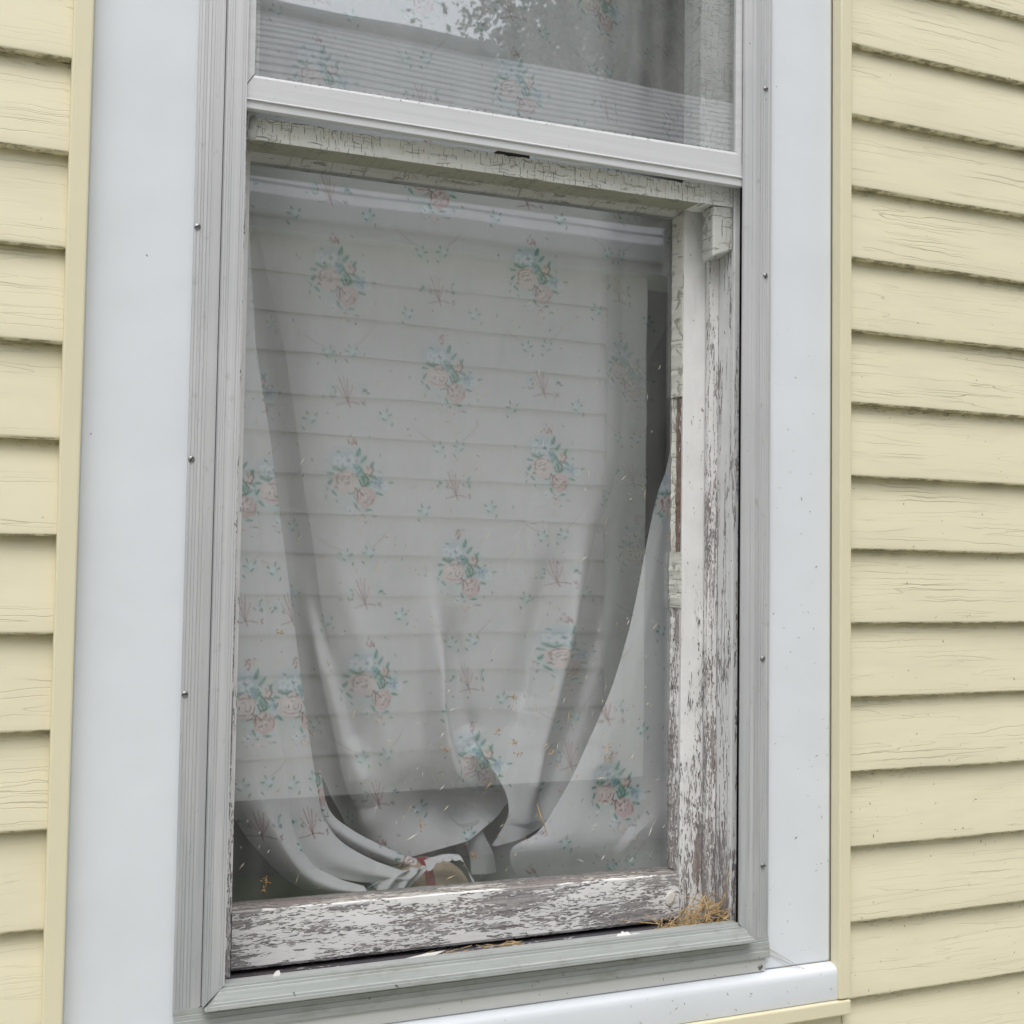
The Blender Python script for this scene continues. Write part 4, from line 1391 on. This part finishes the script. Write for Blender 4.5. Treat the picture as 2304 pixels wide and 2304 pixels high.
# small brown clumps
for (cx, cz) in ((0.130, -0.842), (0.152, -0.858), (0.158, -0.872), (0.060, -0.862), (0.205, -0.872), (0.151, -0.800), (-0.152, -0.716), (-0.165, -1.012), (-0.160, -1.006), (0.10, -0.995), (0.03, -0.955), (0.285, -0.885), (0.284, -0.868)):
    for _ in range(9):
        a = random.uniform(0, 3.14)
        ln = random.uniform(0.0012, 0.0032)
        items.append(((cx + random.gauss(0, 0.0026), 0.0762, cz + random.gauss(0, 0.0026)), (ln * math.cos(a), 0, ln * math.sin(a)), 0.0006, random.choice([(0.40, 0.25, 0.10), (0.32, 0.18, 0.09), (0.55, 0.40, 0.2)])))
g = bits("grass_clippings", items)
tag(g, "dry grass clippings stuck over the lower window pane", "grass clippings", kind="stuff")
items = []
for _ in range(260):
    x = random.uniform(-0.215, 0.425)
    t = (x + 0.2245) / 0.657
    z = -0.0875 + RK * t + random.choice([random.gauss(0.0006, 0.0008), random.gauss(0, 0.0022)]) * (1 if x > -0.1 else 1.6)
    ln = random.uniform(0.0003, 0.0012)
    a = random.uniform(0, 3.14)
    items.append(((x, -0.0110 if z < -0.0875 + RK * t else -0.0072, z), (ln * math.cos(a), 0, ln * math.sin(a)), random.uniform(0.0003, 0.0006), random.choice(DARKS + [(0.3, 0.28, 0.24)])))
for _ in range(60):
    x = random.uniform(-0.21, 0.42)
    items.append(((x, -0.0068, random.uniform(-0.08, 0.1)), (0.0006, 0, random.uniform(-0.0006, 0.0006)), 0.0003, random.choice(TANS + DARKS)))
g = bits("dirt_specks", items)
tag(g, "dark dirt specks along the top of the storm sash rail", "dirt specks", kind="stuff")
items = []
for _ in range(230):                                   # lower right siding, casing, sill flange
    x = random.uniform(0.60, 0.95)
    z = random.uniform(-1.24, -0.25)
    if random.random() > 0.15 + 0.85 * (-z - 0.25):
        continue
    fr_ = ((ZR - z) / EXPO) % 1.0
    y = -0.0014 - 0.0117 * fr_
    a = random.uniform(0, 3.14)
    ln = random.choice([0.0006, 0.0008, 0.0014, 0.0024]) * random.uniform(0.6, 1.3)
    items.append(((x, y - 0.0012, z), (ln * math.cos(a), 0, ln * math.sin(a)), random.uniform(0.0003, 0.0006), random.choice(DARKS + [(0.28, 0.2, 0.1)])))
for _ in range(110):
    x = random.uniform(0.49, 0.585)
    z = random.uniform(-1.15, -0.2)
    if random.random() > (-z - 0.1):
        continue
    a = random.uniform(0, 3.14)
    ln = random.choice([0.0006, 0.0012, 0.0024]) * random.uniform(0.6, 1.3)
    items.append(((x, -0.0003, z), (ln * math.cos(a), 0, ln * math.sin(a)), random.uniform(0.0002, 0.0005), random.choice(DARKS + [(0.4, 0.36, 0.3)])))
for _ in range(80):
    x = random.uniform(-0.10, 0.58)
    z = random.uniform(-1.20, -1.115)
    y = -0.0165 if z < -1.164 else (-0.0056 if z < -1.14 else -0.009)
    if -1.166 < z < -1.155:
        continue
    if x > 0.48 and z > -1.164:
        continue
    a = random.uniform(0, 3.14)
    ln = random.choice([0.0008, 0.0014, 0.0026]) * random.uniform(0.6, 1.3)
    items.append(((x, y - 0.0003, z), (ln * math.cos(a), 0, ln * math.sin(a)), random.uniform(0.0003, 0.0005), random.choice(DARKS + [(0.25, 0.18, 0.1)])))
g = bits("grass_clippings", items)
tag(g, "dark clippings and specks scattered over siding, casing and sill right of the window", "grass clippings", kind="stuff")

M_NEEDLE = mat_plain("pine_needle", (0.47, 0.335, 0.17), 0.65, 0.6, streak=(120, 120, 120))


def needle(mb, c, ln, az, el, r=0.00055, curve=0.1):
    d = Vector((math.cos(az) * math.cos(el), math.sin(az) * math.cos(el), math.sin(el)))
    side = Vector((-math.sin(az), math.cos(az), random.uniform(-0.4, 0.4)))
    pts = []
    for k in range(6):
        t = k / 5 - 0.5
        pts.append(Vector(c) + d * ln * t + side * ln * curve * (t * t - 0.25))
    mb.tube(pts, [r * 0.6, r, r, r, r, r * 0.5], 4)


m = MB()
for _ in range(150):
    t = random.random() ** 1.4
    x = 0.430 - 0.095 * t + random.gauss(0, 0.006)
    hgt = 0.036 * math.exp(-((x - 0.408) / 0.026) ** 2) + 0.010 * math.exp(-((x - 0.37) / 0.03) ** 2)
    ln = random.uniform(0.022, 0.050)
    if x + ln * 0.4 > 0.436:
        x = 0.436 - ln * 0.4
    y = random.uniform(0.006, 0.038)
    z = -1.106 + random.random() * hgt + 0.004
    needle(m, (x, y, z), ln, random.gauss(0.0, 0.7), random.gauss(0.15, 0.45), random.uniform(0.0005, 0.0008), random.uniform(-0.3, 0.3))
for (c, ln, az, el) in (((0.350, 0.012, -1.083), 0.050, 0.1, 0.55), ((0.300, 0.010, -1.080), 0.060, 0.0, -0.18), ((0.392, 0.018, -1.068), 0.040, 0.0, 0.85), ((0.372, 0.015, -1.070), 0.050, 0.05, 0.75),
                        ((0.330, 0.012, -1.083), 0.050, 0.0, -0.5), ((0.428, 0.010, -1.045), 0.050, 0.05, 1.35), ((0.420, 0.012, -1.060), 0.03, 0.0, -0.6)):
    needle(m, c, ln, az, el, 0.0006, 0.08)
o = m.build("pine_needles", M_NEEDLE)
tag(o, "heap of dry pine needles in the right corner of the sill", "pine needles", kind="stuff")
m = MB()
for _ in range(46):
    x = random.choice([random.gauss(0.045, 0.020), random.gauss(0.115, 0.020)])
    needle(m, (x, random.uniform(0.004, 0.030), -1.094 + random.uniform(-0.004, 0.004)), random.uniform(0.012, 0.030), random.gauss(0, 0.5), random.gauss(0.0, 0.16), 0.0005, random.uniform(-.2, .2))
o = m.build("pine_needles", M_NEEDLE)
tag(o, "thin scatter of dry needles along the middle of the sill", "pine needles", kind="stuff")


def flake(c, pts, label, th=0.0009, tilt=0.0):
    n = len(pts)
    ct, s_ = math.cos(tilt), math.sin(tilt)
    f1 = [(c[0] + x, c[1] + z * s_, c[2] + z * ct) for x, z in pts]
    f2 = [(x + 0.0002, y + th, z) for x, y, z in f1]
    mb = MB()
    mb.add(f1 + f2, [tuple(range(n)), tuple(range(2 * n - 1, n - 1, -1))] + [(i, (i + 1) % n, n + (i + 1) % n, n + i) for i in range(n)])
    o = mb.build("paint_flake", M_FLAKE)
    tag(o, label, "paint flake", "paint flakes on the sill")
    return o


M_FLAKE = mat_plain("flake_white", (0.76, 0.75, 0.73), 0.5, 0.04)
flake((0.268, -0.0070, -1.0885), [(-0.011, -0.0015), (-0.004, -0.001), (0.004, -0.0018), (0.011, -0.0012), (0.020, -0.003), (0.0245, -0.0005), (0.017, 0.0008), (0.010, 0.0002), (0.0065, 0.0036), (0.002, 0.0030), (-0.001, 0.0052), (-0.004, 0.0022), (-0.008, 0.0026)], "white curled paint flake on the sill near the needle heap", tilt=0.5)
flake((-0.165, -0.0040, -1.0885), [(-0.0045, -0.002), (0.0035, -0.0015), (0.0040, 0.0020), (0.0028, 0.0050), (-0.0005, 0.0046), (-0.0022, 0.0030), (-0.0038, 0.0010)], "small squarish white paint flake at the left end of the sill", tilt=0.2)
flake((0.005, 0.0100, -1.0950), [(-0.045, -0.002), (-0.010, 0.000), (0.022, 0.004), (0.034, 0.0075), (0.010, 0.0065), (-0.030, 0.002)], "long thin white paint flake lying along the middle of the sill", tilt=0.4)
# longer straws
m = MB()
m.tube([(0.1850, 0.0755, -0.9360), (0.1905, 0.0748, -0.9530), (0.1960, 0.0752, -0.9650), (0.2010, 0.0758, -0.9790)], [0.0005, 0.0009, 0.0008, 0.0004], 5)
o = m.build("straw", M_NEEDLE)
tag(o, "long bent yellow straw stuck low on the window pane", "straw")
m = MB()
m.tube([(0.4860, -0.0010, -1.1290), (0.5050, -0.0016, -1.1400), (0.5250, -0.0045, -1.1520), (0.5400, -0.0085, -1.1600)], [0.0004, 0.0004, 0.0004, 0.0003], 4)
m.tube([(0.4870, -0.0010, -1.1370), (0.5100, -0.0020, -1.1480), (0.5330, -0.0070, -1.1580)], [0.0004, 0.0004, 0.0003], 4)
o = m.build("grass_stem", mat_plain("stem_grey", (0.30, 0.28, 0.24), 0.8, 0.2))
tag(o, "thin forked grass stem hanging from the frame corner onto the white sill", "grass stem")

# ------------------------------------------------------------------ neighbour's house, seen mirrored in the panes
NY = -4.53
nh = thing("neighbour_house", "pale sided neighbouring house with a shingled roof mirrored in the glass", "house", (-1.0, NY - 3, -Z0))
M_NSIDE = mat_plain("grey_white_siding", (0.84, 0.825, 0.85), 0.55, 0.04)
M_NTRIM = mat_plain("white_trim_paint", (0.74, 0.75, 0.75), 0.5, 0.03)


def shingle_mat():
    mm = NT("asphalt_shingles")
    p = mm.pos()
    br = mm.n("ShaderNodeTexBrick")
    mm.set(br.inputs["Vector"], mm.scaled(mm.scaled(p, (1, 1, 1)), (1.0, 1.0, 1.0)))
    n1 = mm.noise(mm.scaled(p, (4, 9, 9)), 1.0, 4.0)
    col = mm.mix(mm.ramp(n1, 0.3, 0.7), (0.33, 0.33, 0.345), (0.44, 0.44, 0.455))
    return mm.done(mm.principled(col, 0.9))


zb = 0.37 - Z0
m = MB()
e = 0.20
k = 0
while zb + k * e < 1.02:
    z0_ = zb + k * e
    z1_ = min(z0_ + e, 1.02)
    m.loft([(-7.0, NY + y, z) for y, z in ((0.0, z0_), (0.026, z0_), (0.004, z1_), (0.0, z1_))], [(2.72, NY + y, z) for y, z in ((0.0, z0_), (0.026, z0_), (0.004, z1_), (0.0, z1_))])
    k += 1
m.box(-7.0, 2.93, NY - 6.0, NY - 0.001, zb, 1.02)
m.build("wall", M_NSIDE, nh)
m = MB()
m.box(2.70, 2.95, NY - 0.25, NY + 0.034, zb, 1.02)
m.build("corner_board", M_NTRIM, nh)
m = MB()
m.box(-6.95, 2.90, NY - 5.9, NY - 0.03, -Z0, zb)
m.box(2.90, 6.0, NY - 5.9, NY - 0.10, -Z0, zb - 0.05)
m.build("foundation", mat_plain("block_grey", (0.16, 0.155, 0.15), 0.9, 0.15), nh)
m = MB()
m.box(2.93, 6.0, NY - 6.0, NY - 2.4, zb - 0.05, 1.02)
m.build("porch_wall", mat_plain("dark_porch", (0.13, 0.13, 0.13), 0.8), nh)
m = MB()
m.box(5.78, 5.92, NY - 0.32, NY - 0.18, zb - 0.05, 1.02)
m.build("porch_post", M_NTRIM, nh)
# roof with stepped shingle courses
EY, EZ, RY, RZ = NY + 0.17, 3.30 - Z0, -7.5, 5.56 - Z0
nc = 22
m = MB()
for i in range(nc):
    a, b = i / nc, (i + 1) / nc
    ya, yb = EY + (RY - EY) * a, EY + (RY - EY) * b
    za, zb_ = EZ + (RZ - EZ) * a, EZ + (RZ - EZ) * b
    pf = [(ya, za), (ya, za + 0.018), (yb, zb_ + 0.004), (yb, zb_)]
    m.loft([(-7.3, y, z) for y, z in pf], [(6.2, y, z) for y, z in pf])
m.add([(-7.3, RY, RZ), (6.2, RY, RZ), (6.2, RY - 3.3, EZ), (-7.3, RY - 3.3, EZ)], [(0, 1, 2, 3)])
m.build("roof", shingle_mat(), nh)
m = MB()
m.box(-7.2, 3.15, RY - 0.12, RY + 0.12, RZ - 0.01, RZ + 0.055)
m.build("ridge_vent", mat_plain("ridge_dark", (0.12, 0.12, 0.125), 0.9), nh)
m = MB()
m.box(-7.3, 6.2, NY - 0.20, EY - 0.01, 1.02, 1.04)
m.build("soffit", M_NTRIM, nh)
m = MB()
m.box(-7.3, 6.2, EY - 0.009, EY - 0.0005, 1.015, EZ + 0.002)
m.build("fascia", mat_plain("dull_fascia", (0.42, 0.42, 0.44), 0.6, 0.05), nh)
m = MB()
m.box(-7.3, 6.2, EY + 0.0, EY + 0.06, EZ - 0.10, EZ + 0.005)
M_GUTTER = mat_plain("dull_gutter", (0.36, 0.36, 0.38), 0.6, 0.05)
bevel(m.build("gutter", M_GUTTER, nh), 0.015)
for x in (-7.0, 5.99):
    m = MB()
    m.add([(x, NY - 0.02, 1.02), (x, RY, RZ - 0.05), (x, NY - 6.0, 1.02), (x + 0.1, NY - 0.02, 1.02), (x + 0.1, RY, RZ - 0.05), (x + 0.1, NY - 6.0, 1.02)],
          [(0, 1, 2), (5, 4, 3), (0, 3, 4, 1), (1, 4, 5, 2), (2, 5, 3, 0)])
    m.build("gable", M_NSIDE, nh)

# ------------------------------------------------------------------ tree behind the neighbour's roof
def tree(loc, height, crown_c, crown_r, label, n_leaf, seed):
    rg = np.random.default_rng(seed)
    t = thing("maple_tree", label, "tree", (loc[0], loc[1], -Z0))
    mb = MB()
    cx, cy, cz = crown_c
    mb.tube([(loc[0], loc[1], -Z0), (loc[0] + 0.05, loc[1], -Z0 + height * 0.25), (loc[0] - 0.05, loc[1] + 0.05, cz), (loc[0], loc[1], cz + crown_r[2] * 0.7)], [0.28, 0.22, 0.13, 0.04], 9)
    tips = []
    for k in range(22):
        a, el = rg.uniform(0, 6.28), rg.uniform(-0.25, 1.2)
        rr = rg.uniform(0.55, 0.95)
        tip = np.array([cx + math.cos(a) * math.cos(el) * crown_r[0] * rr, cy + math.sin(a) * math.cos(el) * crown_r[1] * rr, cz + math.sin(el) * crown_r[2] * rr])
        st = np.array([loc[0], loc[1], cz - crown_r[2] * 0.5 + rg.uniform(0, 1) * crown_r[2] * 0.9])
        mid = (st + tip) / 2 + np.array([0, 0, 0.2])
        mb.tube([st, mid, tip], [0.07, 0.04, 0.012], 5)
        tips += [tip, mid * 0.4 + tip * 0.6]
    mb.build("trunk", mat_plain("bark", (0.10, 0.08, 0.065), 0.9, 0.3), t, True)
    tips = np.array(tips)
    ctr = tips[rg.integers(0, len(tips), n_leaf)] + rg.normal(0, 0.42, (n_leaf, 3)) * np.array(crown_r) / 2.6
    d1 = rg.normal(0, 1, (n_leaf, 3))
    d1 /= np.linalg.norm(d1, axis=1, keepdims=True)
    d2 = np.cross(d1, rg.normal(0, 1, (n_leaf, 3)))
    d2 /= np.linalg.norm(d2, axis=1, keepdims=True) + 1e-9
    s = rg.uniform(0.035, 0.075, (n_leaf, 1))
    V = np.stack([ctr - d1 * s, ctr + d2 * s * 0.6, ctr + d1 * s, ctr - d2 * s * 0.6], 1).reshape(-1, 3)
    F = np.arange(n_leaf * 4).reshape(-1, 4)
    hue = rg.uniform(0.7, 1.35, (n_leaf, 1))
    C = np.repeat(np.clip(np.array([[0.085, 0.125, 0.055]]) * hue, 0, 1), 4, 0)
    mesh_obj("crown", V, F, mat_vcol("leaf_green", 0.6), t, False, cols=C)


tree((8.3, -13.0), 9.5, (8.1, -13.0, 5.6), (2.9, 2.6, 3.3), "tall leafy green tree rising behind the neighbour's roof in the pane", 80000, 3)
tree((13.5, -12.0), 7.0, (13.5, -12.0, 3.6), (3.0, 2.6, 3.0), "lower bushy tree standing right of the neighbouring house", 20000, 4)
